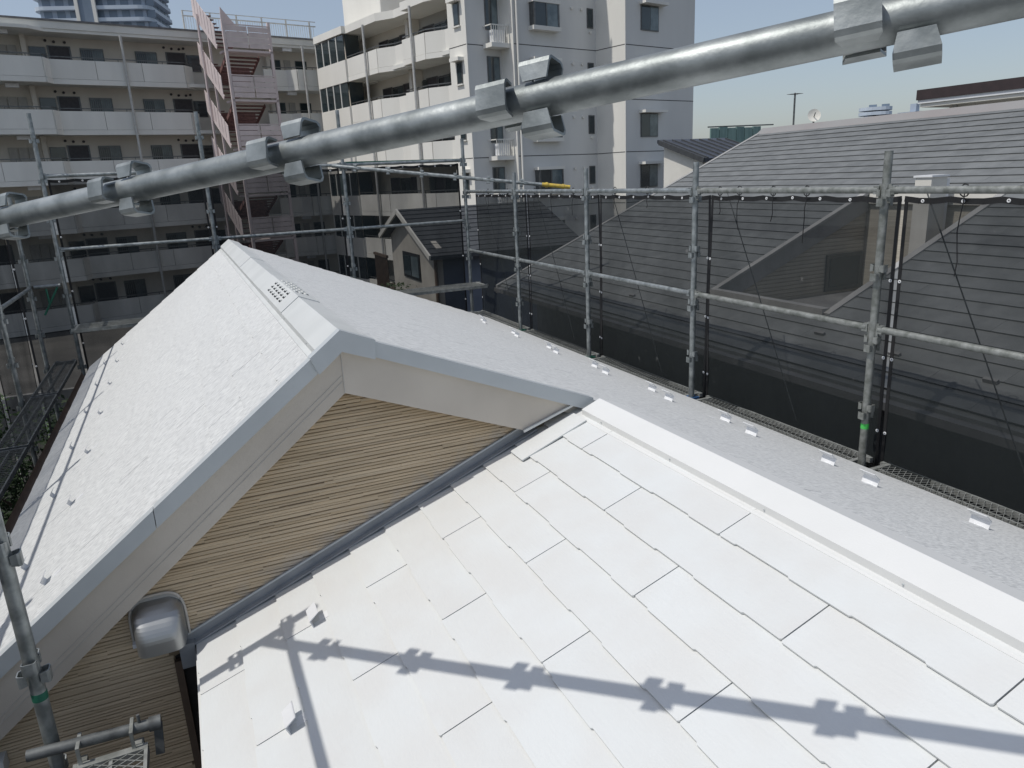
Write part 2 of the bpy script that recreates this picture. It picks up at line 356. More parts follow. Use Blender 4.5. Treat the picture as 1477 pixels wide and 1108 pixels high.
part('soffit', MB().prism([(XE - .05, YA + .05, zr(XE - .05) - .05), (RX, YA + .05, RZ - .05), (XL + .05, YA + .05, zl(XL + .05) - .06), (XL + .05, YA + .05, zl(XL + .05) - .10), (RX, YA + .05, RZ - .09), (XE - .05, YA + .05, zr(XE - .05) - .09)], (0, .12, 0)), 'fascia', house)
part('eave_box', MB().box(XL + .02, -.93, YA + .025, 4.4, zl(XL) - .26, zl(XL) - .20), 'cap_grey', house)
# gable siding: ribs of uneven depth
wallp = part('gable_wall', MB().prism([(-1.0, YW, G), (-.285, YW, G), (-.285, YW, zw(-.285)), (LX, YW, LZ - .05), (RX, YW, RZ - .06), (-1.0, YW, zl(-1.0) - .06)], (0, .010, 0)), 'siding_groove', house)
mb = MB(); rnd = random.Random(3)
z = -3.4
while z < RZ - .20:
    h = rnd.uniform(.012, .018)
    xa = max(-1.0, RX - (RZ - z) / SLF + .02); xb = min(LX + .2, RX + (RZ - z) / SR - .02)
    if z < zw(-.285): xb = min(xb, -.29)
    xa2 = max(xa, (z - LZ) / SW + LX) if False else xa
    x = xa2 - rnd.uniform(0, .2)
    while x < xb:
        ln = rnd.uniform(.12, .55); x1 = min(x + ln, xb); x0 = max(x, xa2)
        if x1 - x0 > .01 and (z + h > zw(x1) - .15 or x1 < -.28):
            d = rnd.uniform(.005, .010); g = rnd.uniform(.0025, .0045); dz = rnd.uniform(-.002, .002)
            y = YW; zb, zt = z + dz, z + h - g + dz
            mb.poly([(x0, y, zb), (x1, y, zb), (x1, y - d, zb + .002), (x0, y - d, zb + .002), (x0, y - d * .55, zt), (x1, y - d * .55, zt), (x1, y, zt + .001), (x0, y, zt + .001)],
                    [(0, 1, 2, 3), (3, 2, 5, 4), (4, 5, 6, 7), (0, 3, 4, 7), (1, 6, 5, 2)])
        x += ln
    z += h
sd = part('siding_ribs', mb, 'siding', wallp); sd['kind'] = 'stuff'
part('corner_trim', MB().box(-.29, -.262, YW - .02, YW + .01, G, zw(-.28) - .02), 'brown_trim', house)
# flashing where the lower roof meets the gable
fl = MB(); pa = Vector((-.235, YW - .012, zw(-.235) + .045)); pb = Vector((1.42, YW - .012, zw(1.42) + .045))
fl.bar(pa, pb, .008, .046); part('wall_flashing', fl, 'flash', house)
fl = MB(); fl.bar(pa + Vector((0, -.018, -.020)), pb + Vector((0, -.018, -.020)), .034, .008); part('wall_flashing', fl, 'flash', house)
part('flashing_end', MB().box(-.26, -.20, YW - .05, YW - .004, zw(-.235) - .06, zw(-.235) + .05), 'flash', house)
part('sealant_line', MB().bar(pa + Vector((0, -.004, .026)), pb + Vector((0, -.004, .026)), .010, .008), 'trim_grey', house)
# exhaust hood
hood = None
mb = MB(); secs = []
W2, H = .099, .185; cx, cz = -.315, -1.772
NS = 14
for k in range(NS + 1):
    t = k / NS; zz = cz + H * (1 - t)
    prot = .125 * math.sin(min(1, t * 1.35) * math.pi / 2) ** .8
    hw = W2 * (1 - (1 - min(1, t * 3.2)) ** 2.2 * .45)
    ring = []
    for q in range(17):
        u = -1 + 2 * q / 16; e = 6 if t > .15 else 3
        ring.append((cx + hw * u, YW - .012 - prot * (1 - abs(u) ** e) ** (1 / 2.2), zz))
    secs.append(ring)
for k in range(NS):
    mb.poly(secs[k] + secs[k + 1], [(q, q + 1, q + 18, q + 17) for q in range(16)], True)
hood = part('exhaust_hood', mb, 'steel', house)
mb = MB(); out = []
for q in range(33):
    a = math.pi * q / 32; ca, sa = math.cos(a), math.sin(a)
    out.append((cx + .104 * math.copysign(abs(ca) ** .55, ca), YW - .015, cz + .06 + .145 * abs(sa) ** .6))
out = [(cx + .104, YW - .015, cz - .005)] + out + [(cx - .104, YW - .015, cz - .005)]
part('hood_flange', MB().prism(out, (0, .008, 0)), 'steel', hood)
mb = MB(); ring = [Vector(p) + Vector((0, -.002, 0)) for p in out]; mb.tube([(p.x * 1.0, p.y, p.z) for p in ring], .0055, 6); part('hood_sealant', mb, 'caulk', hood)
part('hood_clip', MB().box(cx - .108, cx - .086, YW - .045, YW - .02, cz + .004, cz + .022), 'white_plastic', hood)
part('hood_screw', MB().box(cx - .096, cx - .090, YW - .022, YW - .014, cz + .10, cz + .106), 'black_plastic', hood)
part('hood_screw', MB().box(cx + .090, cx + .096, YW - .022, YW - .014, cz + .10, cz + .106), 'black_plastic', hood)
part('hood_baffle', MB().box(cx - .07, cx + .07, YW - .10, YW - .02, cz + .02, cz + .024), 'black_plastic', hood)
part('hood_latch', MB().box(cx + .0, cx + .035, YW - .134, YW - .129, cz + .006, cz + .016), 'steel', hood)
# snow guards
def guard_mesh():
    m = MB()
    w = .043
    m.box(-w, w, .012, .016, -.004, .036)                                                   # upright stop plate
    m.prism([(-w, .016, .036), (-w, -.030, .052), (-w, -.030, .049), (-w, .012, .033)], (2 * w, 0, 0))    # folded lip
    m.box(-.022, .022, -.10, .012, -.003, -.0005)                                            # strap running under the slate above
    return m.mesh('snow_guard', 'white_plastic')
GM = guard_mesh()
def guards(parent, pts, x_, zf, d, n, k=1.):
    a = d.cross(n)
    for y in pts: link('snow_guard', GM, parent, frame(a, d, n, Vector((x_, y, zf(x_))) + n * .011) @ Matrix.Scale(k, 4))
guards(mroof, [1.07, 1.95, 2.83, 3.70, 4.55, 5.42, 6.3, 7.15, 8.05], 3.12, zr, dR, nR, 1.08)
guards(mroof, [1.52, 2.42, 3.28, 4.12, 4.98, 5.85, 6.72, 7.6], 2.965, zr, dR, nR, 1.08)
guards(mroof, [3.334, 4.213, 5.077, 6.0, 6.95, 7.88, 8.8], -.716, zl, dL, nL, .68)
guards(mroof, [3.82, 4.75, 5.66, 6.6, 7.55, 8.5], -.885, zl, dL, nL, .68)
guards(lroof, [2.66], .264, zw, dW, nW); guards(lroof, [2.187, 1.28], .102, zw, dW, nW)
# gutters
def gutter(x, z, y0, y1, m='galv_old'):
    mb = MB(); n = 7; P = []
    for y in (y0, y1):
        for k in range(n): a = math.pi * k / (n - 1); P.append((x - .055 * math.cos(a), y, z - .055 * math.sin(a)))
    mb.poly(P, [(k, k + 1, k + 1 + n, k + n) for k in range(n - 1)], True)
    part('gutter', mb, m, house)
gutter(XE + .035, zr(XE) - .05, YN, YB, 'brown_trim'); gutter(XL - .05, zl(XL) - .05, YA, YB, 'brown_trim'); 

# ------------------------------------------------------------------ scaffolding
PR = .0243
def pocket_mesh():
    m = MB(); t = .0038; w = .046; pr = .026; h = .046; c = .009
    out = [(PR - .004, -w / 2), (PR + pr - c, -w / 2), (PR + pr - c * .3, -w / 2 + c * .3), (PR + pr, -w / 2 + c), (PR + pr, w / 2 - c), (PR + pr - c * .3, w / 2 - c * .3), (PR + pr - c, w / 2), (PR - .004, w / 2)]
    inn = [(PR - .004, -w / 2 + t), (PR + pr - c, -w / 2 + t), (PR + pr - t, -w / 2 + c), (PR + pr - t, w / 2 - c), (PR + pr - c, w / 2 - t), (PR - .004, w / 2 - t)]
    ring = out + inn[::-1]
    cut = lambda x, y, z: (x, y, z * (1 - .22 * max(0, min(1, (PR + .010 - x) / .014))))     # welded feet narrower than the pressed face
    n = len(ring); A = [cut(x, y, -h / 2) for x, y in ring]; B = [cut(x, y, h / 2) for x, y in ring]
    F = [(i, (i + 1) % n, (i + 1) % n + n, i + n) for i in range(n)]
    m.poly(A + B, F)
    io = [13, 12, 12, 11, 10, 9, 9, 8]                                                        # inner partner of each outer corner
    for k in range(7):
        q = [k, k + 1, io[k + 1], io[k]]; q = list(dict.fromkeys(q))
        m.poly(A, [tuple(q)]); m.poly(B, [tuple(reversed(q))])
    return m
PKM = {k: pocket_mesh().mesh('wedge_pocket', k) for k in ('galv', 'galv_old', 'galv_dark')}
TUBES = {}
def pole(p, q, label, first=.2, m='galv', group='scaffold posts', name='scaffold_post', roll=0., pockets=True, tmat=None, pitch=.45, flip=0):
    """a standard from p to q with groups of four wedge pockets every 0.45 m, the first `first` metres from p"""
    p, q = Vector(p), Vector(q); d = (q - p); Lg = d.length; d.normalize()
    e = thing(name, label, 'scaffold post' if name == 'scaffold_post' else 'scaffold tube', p, group)
    part('tube', MB().tube([p, q], PR, 20), m, e)
    if pockets:
        x = d.cross(Vector((0, 1, 0)) if abs(d.y) < .9 else Vector((1, 0, 0))).normalized(); y = d.cross(x)
        c, s_ = math.cos(roll), math.sin(roll); x, y = x * c + y * s_, y * c - x * s_
        t = first
        while t < Lg - .02:
            for k in range(4):
                X = (x, y, -x, -y)[k]; off = .027 if (k % 2) != flip else -.027
                link('wedge_pocket', PKM[m], e, frame(X, d.cross(X), d, p + d * (t + off)))
            t += pitch
    return e
def ledger(p, q, label, m='galv', group='scaffold rails', r=.0215, wedge=True, name='scaffold_rail'):
    p, q = Vector(p), Vector(q); d = (q - p).normalized()
    e = thing(name, label, 'scaffold rail', p, group)
    part('tube', MB().tube([p + d * .045, q - d * .045], r, 16), m, e)
    if wedge:
        for s_, pt in ((1, p), (-1, q)):
            part('wedge_head', MB().bar(pt + d * (.03 * s_) + Vector((0, 0, .035)), pt + d * (.03 * s_) + Vector((0, 0, -.075)), .012, .026, d).bar(pt + d * (.035 * s_), pt + d * (.075 * s_), .034, .05), m, e)
    return e
def plank_mesh(w, L, m, pitch=.036):
    f = MB(); t = .03
    f.box(0, L, -w / 2, -w / 2 + .012, -.042, 0); f.box(0, L, w / 2 - .012, w / 2, -.042, 0); f.box(0, .03, -w / 2 + .012, w / 2 - .012, -.042, -.0005); f.box(L - .03, L, -w / 2 + .012, w / 2 - .012, -.042, -.0005)
    f.box(.03, L - .03, -.006, .006, -.04, -.006)
    return f.mesh('plank_frame', m)
def deck_mesh(w, L, m, pitch=.04, t=.0035):
    f = MB(); k = 0; ww = w - .024; x = .03; ratio = .55
    n = int((L - .06) / pitch)
    for i in range(-int(ww / pitch / ratio) - 1, n + 1):
        for sg in (1, -1):
            # line x = x0 + s*y*ratio
            x0 = .03 + i * pitch; x1 = x0 + ww * ratio
            y0, y1 = -ww / 2, ww / 2
            a, b = x0, x1; ya, yb = y0, y1
            if a < .03: ya = y0 + (.03 - a) / ratio; a = .03
            if b > L - .03: yb = y0 + (L - .03 - x0) / ratio; b = L - .03
            if b - a < .004: continue
            f.bar((a, ya * sg, -.004 - (.0012 if sg > 0 else 0)), (b, yb * sg, -.004 - (.0012 if sg > 0 else 0)), t, .002)
    return f.mesh('mesh_deck', m)
PLK = {}
def plank(p, q, label, w=.24, m='galv_plank', group='scaffold planks', hooks=None, pitch=.04):
    p, q = Vector(p), Vector(q); d = (q - p); L = round(d.length, 3); d.normalize(); up = Vector((0, 0, 1)); y = up.cross(d)
    key = (w, L, m, pitch)
    if key not in PLK: PLK[key] = (plank_mesh(w, L, m), deck_mesh(w, L, m, pitch))
    e = thing('scaffold_plank', label, 'scaffold plank', p, group); F = frame(d, y, up, p)
    link('plank_frame', PLK[key][0], e, F); link('mesh_deck', PLK[key][1], e, F)
    for t in (0, L):
        for s_ in (-1, 1):
            h = MB().box(t - .03 if t == 0 else t, t if t == 0 else t + .03, s_ * w * .38 - .015, s_ * w * .38 + .015, -.03, .004)
            part('plank_hook', h, hooks or m, e, F)
    return e
def net(p, q, z0, z1, label, group='safety nets', n=18, cords=(), outward=(1, 0, 0), seed=0, amp=.02):
    """hanging mesh sheet between two posts with eyelets along the top and the sides"""
    p, q = Vector(p), Vector(q); d = q - p; L = d.length; d.normalize(); ow = Vector(outward); rnd = random.Random(seed)
    e = thing('safety_net', label, 'safety net', (p.x, p.y, z0), group)
    ph = [rnd.uniform(0, 6.3) for _ in range(6)]
    nz = 16; P = []
    def surf(u, t):
        w_ = amp * (math.sin(u * 5 + ph[0]) * .6 + math.sin(u * 11 + t * 3 + ph[1]) * .35 + math.sin(t * 5 + ph[2]) * .5 + math.sin((u + t) * 17 + ph[3]) * .12) * min(1, (1 - t) * 4 + .25)
        sag = -.012 * abs(math.sin(u * 6 * math.pi)) * max(0, (t - .9) * 10)
        return p + d * (u * L) + ow * w_ + Vector((0, 0, z0 - p.z + (z1 - z0) * t + sag))
    for j in range(nz + 1):
        for i in range(n + 1): P.append(surf(i / n, j / nz))
    part('mesh_sheet', MB().poly(P, [(j * (n + 1) + i, j * (n + 1) + i + 1, (j + 1) * (n + 1) + i + 1, (j + 1) * (n + 1) + i) for j in range(nz) for i in range(n)], True), 'net', e)
    hem = MB(); pts = [surf(i / n, 1) for i in range(n + 1)]
    for a, b in zip(pts[:-1], pts[1:]): hem.bar(a - ow * .004, b - ow * .004, .003, .034)
    part('hem', hem, 'black_plastic', e)
    for u in (0.008, .992):
        hem = MB(); pts = [surf(u, j / nz) for j in range(nz + 1)]
        for a, b in zip(pts[:-1], pts[1:]): hem.bar(a - ow * .004, b - ow * .004, .024, .003, ow)
        part('hem', hem, 'black_plastic', e)
    ey = MB(); 
    k = 7
    for i in range(k):
        c = surf((i + .5) / k, 1) - ow * .008; EYE(c, d, ow, e)
    for j in range(6):
        for u in (.012, .988): EYE(surf(u, .1 + .15 * j) - ow * .008, d, ow, e)
    for u, ln in cords:
        a = surf(u, 1) - ow * .02; c = [a + Vector((0, 0, .045)), a]
        sx = 0
        for s_ in range(5): sx += rnd.uniform(-.012, .012); c.append(a + d * sx - ow * .01 + Vector((0, 0, -ln * (s_ + 1) / 5)))
        part('tie_cord', MB().tube(c, .0032, 6), 'black_plastic', e)
        loop = [a + Vector((0, 0, .06)) + d * (.03 * math.cos(t)) + Vector((0, 0, .035 * math.sin(t))) for t in [x * .7 for x in range(10)]]
        part('tie_knot', MB().tube(loop, .004, 6), 'black_plastic', e)
    return e
EYM = {}
def EYE(c, d, ow, e):
    if 'm' not in EYM:
        m = MB(); P = []
        for r_, z_ in ((.011, 0), (.011, .003), (.0045, .003), (.0045, 0)):
            for k in range(10): P.append((r_ * math.cos(k * .6283), r_ * math.sin(k * .6283), z_))
        m.poly(P, [(i * 10 + k, i * 10 + (k + 1) % 10, (i + 1) * 10 + (k + 1) % 10, (i + 1) * 10 + k) for i in range(3) for k in range(10)], True)
        EYM['m'] = m.mesh('eyelet', 'white_plastic')
    n_ = -ow; link('eyelet', EYM['m'], e, frame(d, n_.cross(d), n_, c))

XF, XN = 3.913, 4.075
PY = [-.36, 1.45, 3.25, 5.065, 6.865, 8.66, 10.42]
nth = ['behind the viewer', 'just beyond the right picture edge', 'nearest of the posts before the grey slate roof', 'second nearest post before the grey slate roof', 'third post along the right net, before its hip line', 'fourth post along the right net, beside the small far house', 'corner post where the two net fences meet']
for i, y in enumerate(PY):
    e = pole((XF, y, G), (XF, y, .04 if i < 6 else .55), 'upright galvanised scaffold post, ' + nth[i], first=(-1.579 - G) % .45, m='galv_old' if i == 2 else 'galv', group='scaffold posts along the right eave')
    if i == 2:
        part('tape_band', MB().tube([(XF, y, -1.70), (XF, y, -1.665)], PR + .0012, 20), 'green_tape', e)
    if i in (3, 4, 5):
        part('plank_clamp', MB().box(XF - .09, XF + .06, y - .035, y - .005, -1.985, -1.95).box(XF - .09, XF + .06, y + .026, y + .05, -1.985, -1.95), 'blue_paint' if i == 3 else 'green_paint', e)
bay = ['bay behind the viewer', 'rightmost bay', 'bay before the roof notch', 'bay before plain slates', 'bay before the slate verge', 'farthest bay']
for i in range(6):
    a, b = PY[i], PY[i + 1]
    ledger((XF, a, -.185), (XF, b, -.185), 'grey top rail tube of the right scaffold fence, ' + bay[i], m='galv_old' if i in (1, 2) else 'galv', group='top rails of the right fence', wedge=True)
    ledger((XF, a, -1.032), (XF, b, -1.032), 'grey middle rail tube of the right scaffold fence, ' + bay[i], m='galv_old' if i in (1, 2) else 'galv', group='middle rails of the right fence')
    plank((XF + .045, a + .07, -1.955), (XF + .045, b - .07, -1.955), 'expanded metal walkway plank beyond the right eave, ' + bay[i], w=.25, hooks='galv_plank', m='galv_plank', group='walkway planks beyond the right eave')
    cd_ = {2: ((.10, .0), (.42, .30), (.60, .16), (.80, .24), (.93, .12)), 1: ((.78, .42),), 3: ((.5, .10), (.82, .12)), 4: ((.3, .2), (.6, .25), (.85, .15)), 5: ((.3, .12), (.7, .15))}.get(i, ())
    net((XN, a + .008, 0), (XN, b - .012, 0), -3.6, -.245, 'black see-through safety net on the right fence, ' + bay[i], group='safety nets of the right fence', outward=(1, 0, 0), seed=i, cords=[c for c in cd_ if c[1] > .01])
for i in range(1, 6):
    a, b = PY[i], PY[i + 1]
    tag(part('scaffold_brace', MB().tube([(XN + .10, b - .08, -.22), (XN + .12, b - .62, -1.30), (XN + .12, b - .95, -1.95)], .0042, 6), 'galv_dark'), 'thin dark diagonal brace behind the right net, ' + bay[i], 'brace', 'thin braces behind the right net')
tag(part('orange_rope', MB().tube([(3.78, 5.05, -1.945), (3.79, 5.5, -1.95), (3.79, 6.1, -1.945), (3.785, 6.6, -1.95)], .007, 8), 'orange_rope'), 'orange rope lying along the right walkway edge', 'rope')
# far fence
YF = 10.42
XLF = -1.73
FX = [-1.36, .42, 2.17]
fn = ['left post of the far fence before the apartment gallery', 'far fence post before the pink steel staircase', 'far fence post below the green glazed stair bay']
for i, x in enumerate(FX):
    pole((x, YF, G), (x, YF, .95), 'tall galvanised scaffold post, ' + fn[i], first=(-1.579 - G) % .45, group='scaffold posts of the far fence')
FXX = FX + [XF]
fb_ = ['left bay before the gallery flats', 'middle bay before the pink staircase', 'right bay before the small gabled house']
for i in range(3):
    a, b = FXX[i], FXX[i + 1]
    ledger((a, YF, .252), (b, YF, .252), 'top rail tube of the far scaffold fence, ' + fb_[i], group='top rails of the far fence')
    ledger((a, YF, -.60), (b, YF, -.60), 'middle rail tube of the far scaffold fence, ' + fb_[i], group='middle rails of the far fence')
    net((a + .03, YF + .14, 0), (b - .03, YF + .14, 0), -4.2, .20, 'dark safety net panel of the far fence, ' + fb_[i], group='safety nets of the far fence', outward=(0, 1, 0), seed=20 + i)
    plank((a + .06, YF - .32, -1.50), (b - .06 + (.12 if i == 2 else 0), YF - .32, -1.50), 'metal mesh walkway plank of the far fence, ' + fb_[i], w=.40, group='walkway planks of the far fence')
net((XLF - .14, YF + .14, 0), (FX[0] - .01, YF + .14, 0), -4.2, -.2, 'narrow dark net strip closing the far left scaffold corner', group='safety nets of the far fence', outward=(0, 1, 0), seed=33, n=6)
part_ = tag(part('net_top_strip', MB().bar((2.2, YF + .12, .285), (3.9, YF + .12, .27), .02, .02), 'green_paint'), 'dark green edging along the far net top', 'net edge')
pole((2.02, 10.40, .245), (4.60, 9.17, -.135), 'slanting galvanised tube with pockets laid over the far fence corner', first=.34, name='scaffold_tube', group='loose tubes used as handrails')
tag(part('yellow_tube_end', MB().tube([(4.56, 9.19, -.128), (4.90, 9.03, -.18)], .027, 14).tube([(4.60, 9.17, -.134), (4.63, 9.155, -.139)], .036, 14).tube([(4.80, 9.077, -.165), (4.83, 9.06, -.17)], .034, 14), 'yellow_paint'), 'yellow tube joint at the end of the slanting tube', 'tube joint')
# left fence
LY = [-.36, 1.45, 3.25, 5.06, 6.86, 8.66, 10.42]  # first two bays are added, unseen, to darken the lower gable wall
ln_ = ['behind the viewer', 'beside the lower roof, out of view', 'beside the gable end, out of view', 'beside the left roof, out of view', 'beside the left walkway, at the picture edge', 'standing by the left walkway, second from the far corner', 'at the far left corner of the scaffold']
for i, y in enumerate(LY):
    pole((XLF, y, G), (XLF, y, .04), 'scaffold post of the left fence ' + ln_[i], first=(-1.579 - G) % .45, m='galv', group='scaffold posts of the left fence')
lb = ['bay behind the viewer', 'bay beside the lower roof', 'bay at the gable end', 'second bay past the gable', 'third bay past the gable', 'farthest bay']
for i in range(6):
    a, b = LY[i], LY[i + 1]
    ledger((XLF, a, -.185), (XLF, b, -.185), 'top rail tube of the left scaffold fence, ' + lb[i], group='top rails of the left fence')
    ledger((XLF, a, -1.032), (XLF, b, -1.032), 'middle rail tube of the left scaffold fence, ' + lb[i], group='middle rails of the left fence')
    net((XLF - .14, a + .03, 0), (XLF - .14, b - .03, 0), -4.0, -.25, 'dark safety net panel of the left fence, ' + lb[i], group='safety nets of the left fence', outward=(-1, 0, 0), seed=40 + i, n=12)
    plank((-1.52, a + .02, -1.95), (-1.52, b - .02, -1.95), 'dark metal mesh plank of the left walkway, ' + lb[i], m='galv_dark', group='walkway planks beside the left eave')
ledger((XLF, YF, -1.02), (-1.36, YF, -1.02), 'short tube bridging the two posts at the far left corner', group='corner tubes', wedge=False)
tag(part('corner_brace', MB().tube([(-1.63, YF - .02, -1.36), (-1.44, YF - .02, -1.04)], .012, 8).tube([(-1.56, YF - .02, -1.05), (-1.555, YF - .02, -1.22)], .012, 8), 'green_paint'), 'small triangular bracket brace at the far left corner', 'brace')
# near corner: post, rail along the eave, slanting hand tube, bracket and plank
npst = pole((-.69, 2.70, G), (-.69, 2.70, .045), 'large galvanised scaffold post in the lower left corner by the gable', first=(-1.567 - G) % .45, group='posts beside the lower roof')
part('paint_mark', MB().tube([(-.69, 2.70, -1.685), (-.69, 2.70, -1.655)], PR + .001, 20), 'green_paint', npst)
pole((-.69, .9, G), (-.69, .9, .045), 'scaffold post beside the lower roof, next to the viewer and out of view', first=(-1.567 - G) % .45, group='posts beside the lower roof')
ledger((-.69, .9, -.20), (-.69, 2.70, -.20), 'rail tube beside the lower roof whose shadow falls on it', group='rails beside the lower roof')
u0 = Vector((-.354, 2.048, -.038)); du = Vector((.2735, -.3545, .0450)) / .45; du.normalize()
pole(u0 - du * .80, u0 + du * 2.9, 'large blurred-looking galvanised tube with pockets crossing the upper picture', first=.80 - .45, name='scaffold_tube', group='loose tubes used as handrails', roll=R(-18), flip=1)
br = thing('scaffold_bracket', 'dark bracket tube with hooked end in the lower left corner', 'scaffold bracket', (-.69, 2.66, -1.88))
part('arm', MB().tube([(-.76, 2.655, -1.865), (-.36, 2.655, -1.885)], .0205, 16), 'galv_dark', br)
part('end_collar', MB().tube([(-.375, 2.655, -1.884), (-.335, 2.655, -1.886)], .027, 16), 'galv_dark', br)
part('hook', MB().bar((-.345, 2.645, -1.88), (-.355, 2.63, -2.0), .012, .03, (1, 0, 0)), 'galv_dark', br)
part('pin', MB().tube([(-.405, 2.655, -1.90), (-.405, 2.655, -1.83)], .006, 8), 'galv_dark', br)
for x in (-.60, -.43): part('plank_hook', MB().box(x - .006, x + .006, 2.60, 2.69, -1.865, -1.857).box(x - .006, x + .006, 2.60, 2.607, -1.93, -1.865), 'galv_plank', br)
plank((-.505, 2.615, -1.925), (-.505, .93, -1.925), 'metal plank with diamond mesh in the lower left corner', w=.24, m='galv_plank', group='planks beside the lower roof', pitch=.030)

# ------------------------------------------------------------------ neighbour's grey slate roof on the right
A6 = R(0)
n6 = Vector((math.cos(A6), -math.sin(A6), 0)); w6 = Vector((math.sin(A6), math.cos(A6), 0))
F6 = frame(n6, w6, Vector((0, 0, 1)), (0, 0, 0))            # local: x = away from us, y = along the ridge
NU, NZ, NS_ = 9.85, .55, .42
zn = lambda u: NZ - NS_ * (NU - u)
W0, W1 = -3.0, 10.86
UE = 4.56
NA, NB, NC, ND = 5.36, 7.60, 4.90, 6.55                      # roof notch: u range, w range
nb = thing('neighbour_house', 'neighbouring house with a wide grey slate roof behind the right net', 'house', F6 @ Vector((7, 3, G)))
def p6(name, mb, m, parent=None): return part(name, mb, m, parent or nb, F6)
mb = MB()
def deck(u0, u1, w0, w1): mb.prism([(u0, w0, zn(u0)), (u1, w0, zn(u1)), (u1, w0, zn(u1) - .08), (u0, w0, zn(u0) - .08)], (0, w1 - w0, 0))
deck(UE, NA, W0, W1); deck(NA, NB, W0, NC); deck(NA, NB, ND, W1); deck(NB, NU, W0, W1)
mb.prism([(NU + .001, W0, NZ), (15.2, W0, NZ - .42 * 5.35), (15.2, W0, NZ - .42 * 5.35 - .08), (NU + .001, W0, NZ - .08)], (0, W1 - W0, 0))
nroof = p6('roof', mb, 'n_slate')
c6, s6 = 1 / math.sqrt(1 + NS_ ** 2), NS_ / math.sqrt(1 + NS_ ** 2)
d6 = -(n6 * c6) + Vector((0, 0, -s6)); nn6 = -(n6 * s6) + Vector((0, 0, c6))
rg = n6 * NU + Vector((0, 0, NZ)) + nn6 * .001
rows6 = int((NU - UE) / c6 / .182)
def skip6(r, spans):
    u = NU - (r * .182 + .11) * c6; out = []
    for s0, s1 in spans:
        if NA - .05 < u < NB + .05:
            if s0 < NC: out.append((s0, min(s1, NC)))
            if s1 > ND: out.append((max(s0, ND), s1))
        else: out.append((s0, s1))
    return out
lay(nroof, rg, d6, nn6, 1.6, W1 - .05, rows6, 'n_slate', gap=.0016, th=.007, lift=.013, step=.0, joint0=.3, start=.05, skip=skip6)
p6('ridge_cap', MB().prism([(NU - .14, W0, zn(NU - .14) + .02), (NU, W0, NZ + .065), (NU + .14, W0, zn(NU - .14) + .02), (NU + .14, W0, zn(NU - .14) + .002), (NU, W0, NZ + .03), (NU - .14, W0, zn(NU - .14) + .002)], (0, W1 - W0 + .02, 0)), 'n_ridge')
p6('verge_trim', MB().prism([(UE - .05, W1 - .05, zn(UE - .05) + .03), (NU, W1 - .05, NZ + .03), (NU, W1 - .05, NZ - .10), (UE - .05, W1 - .05, zn(UE - .05) - .10)], (0, .07, 0)), 'n_trim')
p6('gutter', MB().box(UE - .09, UE + .0, W0, W1, zn(UE) - .09, zn(UE) - .03), 'n_low')
p6('wall', MB().box(5.05, 14.6, W0 + .3, W1 - .35, G, zn(5.05) - .09), 'n_low')
p6('gable_infill', MB().prism([(5.05, W1 - .35, zn(5.05) - .09), (NU, W1 - .35, NZ - .09), (14.6, W1 - .35, NZ - .42 * 4.95 - .09)], (0, .02, 0)), 'n_low')
# notch
p6('notch_floor', MB().box(NA - .02, NB + .25, NC - .02, ND + .2, -1.72, -1.66), 'n_low')
nw_ = p6('notch_wall', MB().prism([(NA - .05, ND + .02, -1.7), (NB + .2, ND + .02, -1.7), (NB + .2, ND + .02, zn(NB + .2) - .085), (NA - .05, ND + .02, zn(NA - .05) - .085)], (0, .1, 0)), 'n_wall')
p6('notch_wall', MB().prism([(NB + .02, NC - .02, -1.7), (NB + .02, ND + .02, -1.7), (NB + .02, ND + .02, zn(NB) - .085), (NB + .02, NC - .02, zn(NB) - .085)], (.1, 0, 0)), 'n_wall')
rb = MB()
for k in range(26):
    zz = -1.65 + k * .045; u0_ = max(NA, NU - (NZ - zz - .2) / NS_)
    if u0_ < NB: rb.box(max(NA - .04, (zz + .2 - NZ) / NS_ + NU), NB, ND + .012, ND + .022, zz, zz + .036) if zz + .2 < zn(NB) else None
s_ = p6('siding_ribs', rb, 'n_wall', nw_); s_['kind'] = 'stuff'
p6('notch_fascia', MB().prism([(NA - .05, ND - .02, zn(NA - .05) + .02), (NB, ND - .02, zn(NB) + .02), (NB, ND - .02, zn(NB) - .2), (NA - .05, ND - .02, zn(NA - .05) - .2)], (0, .03, 0)), 'n_trim')
p6('notch_trim', MB().bar((NA - .08, ND, zn(NA - .08) + .018), (NB, ND, zn(NB) + .018), .075, .03), 'n_trim')
p6('notch_trim', MB().bar((NA - .08, NC, zn(NA - .08) + .018), (NB, NC, zn(NB) + .018), .075, .03), 'n_trim')
p6('notch_curb', MB().box(NA - .10, NA - .01, NC + .03, ND - .03, zn(NA) - .06, zn(NA) + .035), 'n_trim')
p6('notch_curb', MB().box(NB - .02, NB + .05, NC + .03, ND - .03, zn(NB) - .12, zn(NB) - .0), 'cream')
wf = p6('window', MB().box(7.0, 7.58, ND - .012, ND + .03, -1.52, -1.08), 'sash')
p6('pane', MB().box(7.05, 7.53, ND - .018, ND - .010, -1.47, -1.13), 'glass', wf)
vt = p6('flue_box', MB().box(7.22, 7.46, 5.45, 5.64, -1.66, -.215), 'cream')
p6('flue_cap', MB().box(7.205, 7.475, 5.435, 5.655, -.215, -.195), 'white_plastic', vt)
p6('flue_side', MB().box(7.461, 7.53, 5.47, 5.62, -1.66, -.235), 'white_plastic', vt)
for u_, w_ in ((5.0, 4.7), (4.95, 3.9), (4.9, 3.1), (8.4, 4.1), (8.8, 3.2), (4.95, 7.6)):
    F = frame(w6, d6, nn6, n6 * u_ + w6 * w_ + Vector((0, 0, zn(u_))) + nn6 * .015)
    link('snow_guard', MB().box(-.05, .05, -.03, .0, 0, .03).mesh('snow_guard', 'n_low'), nroof, F)
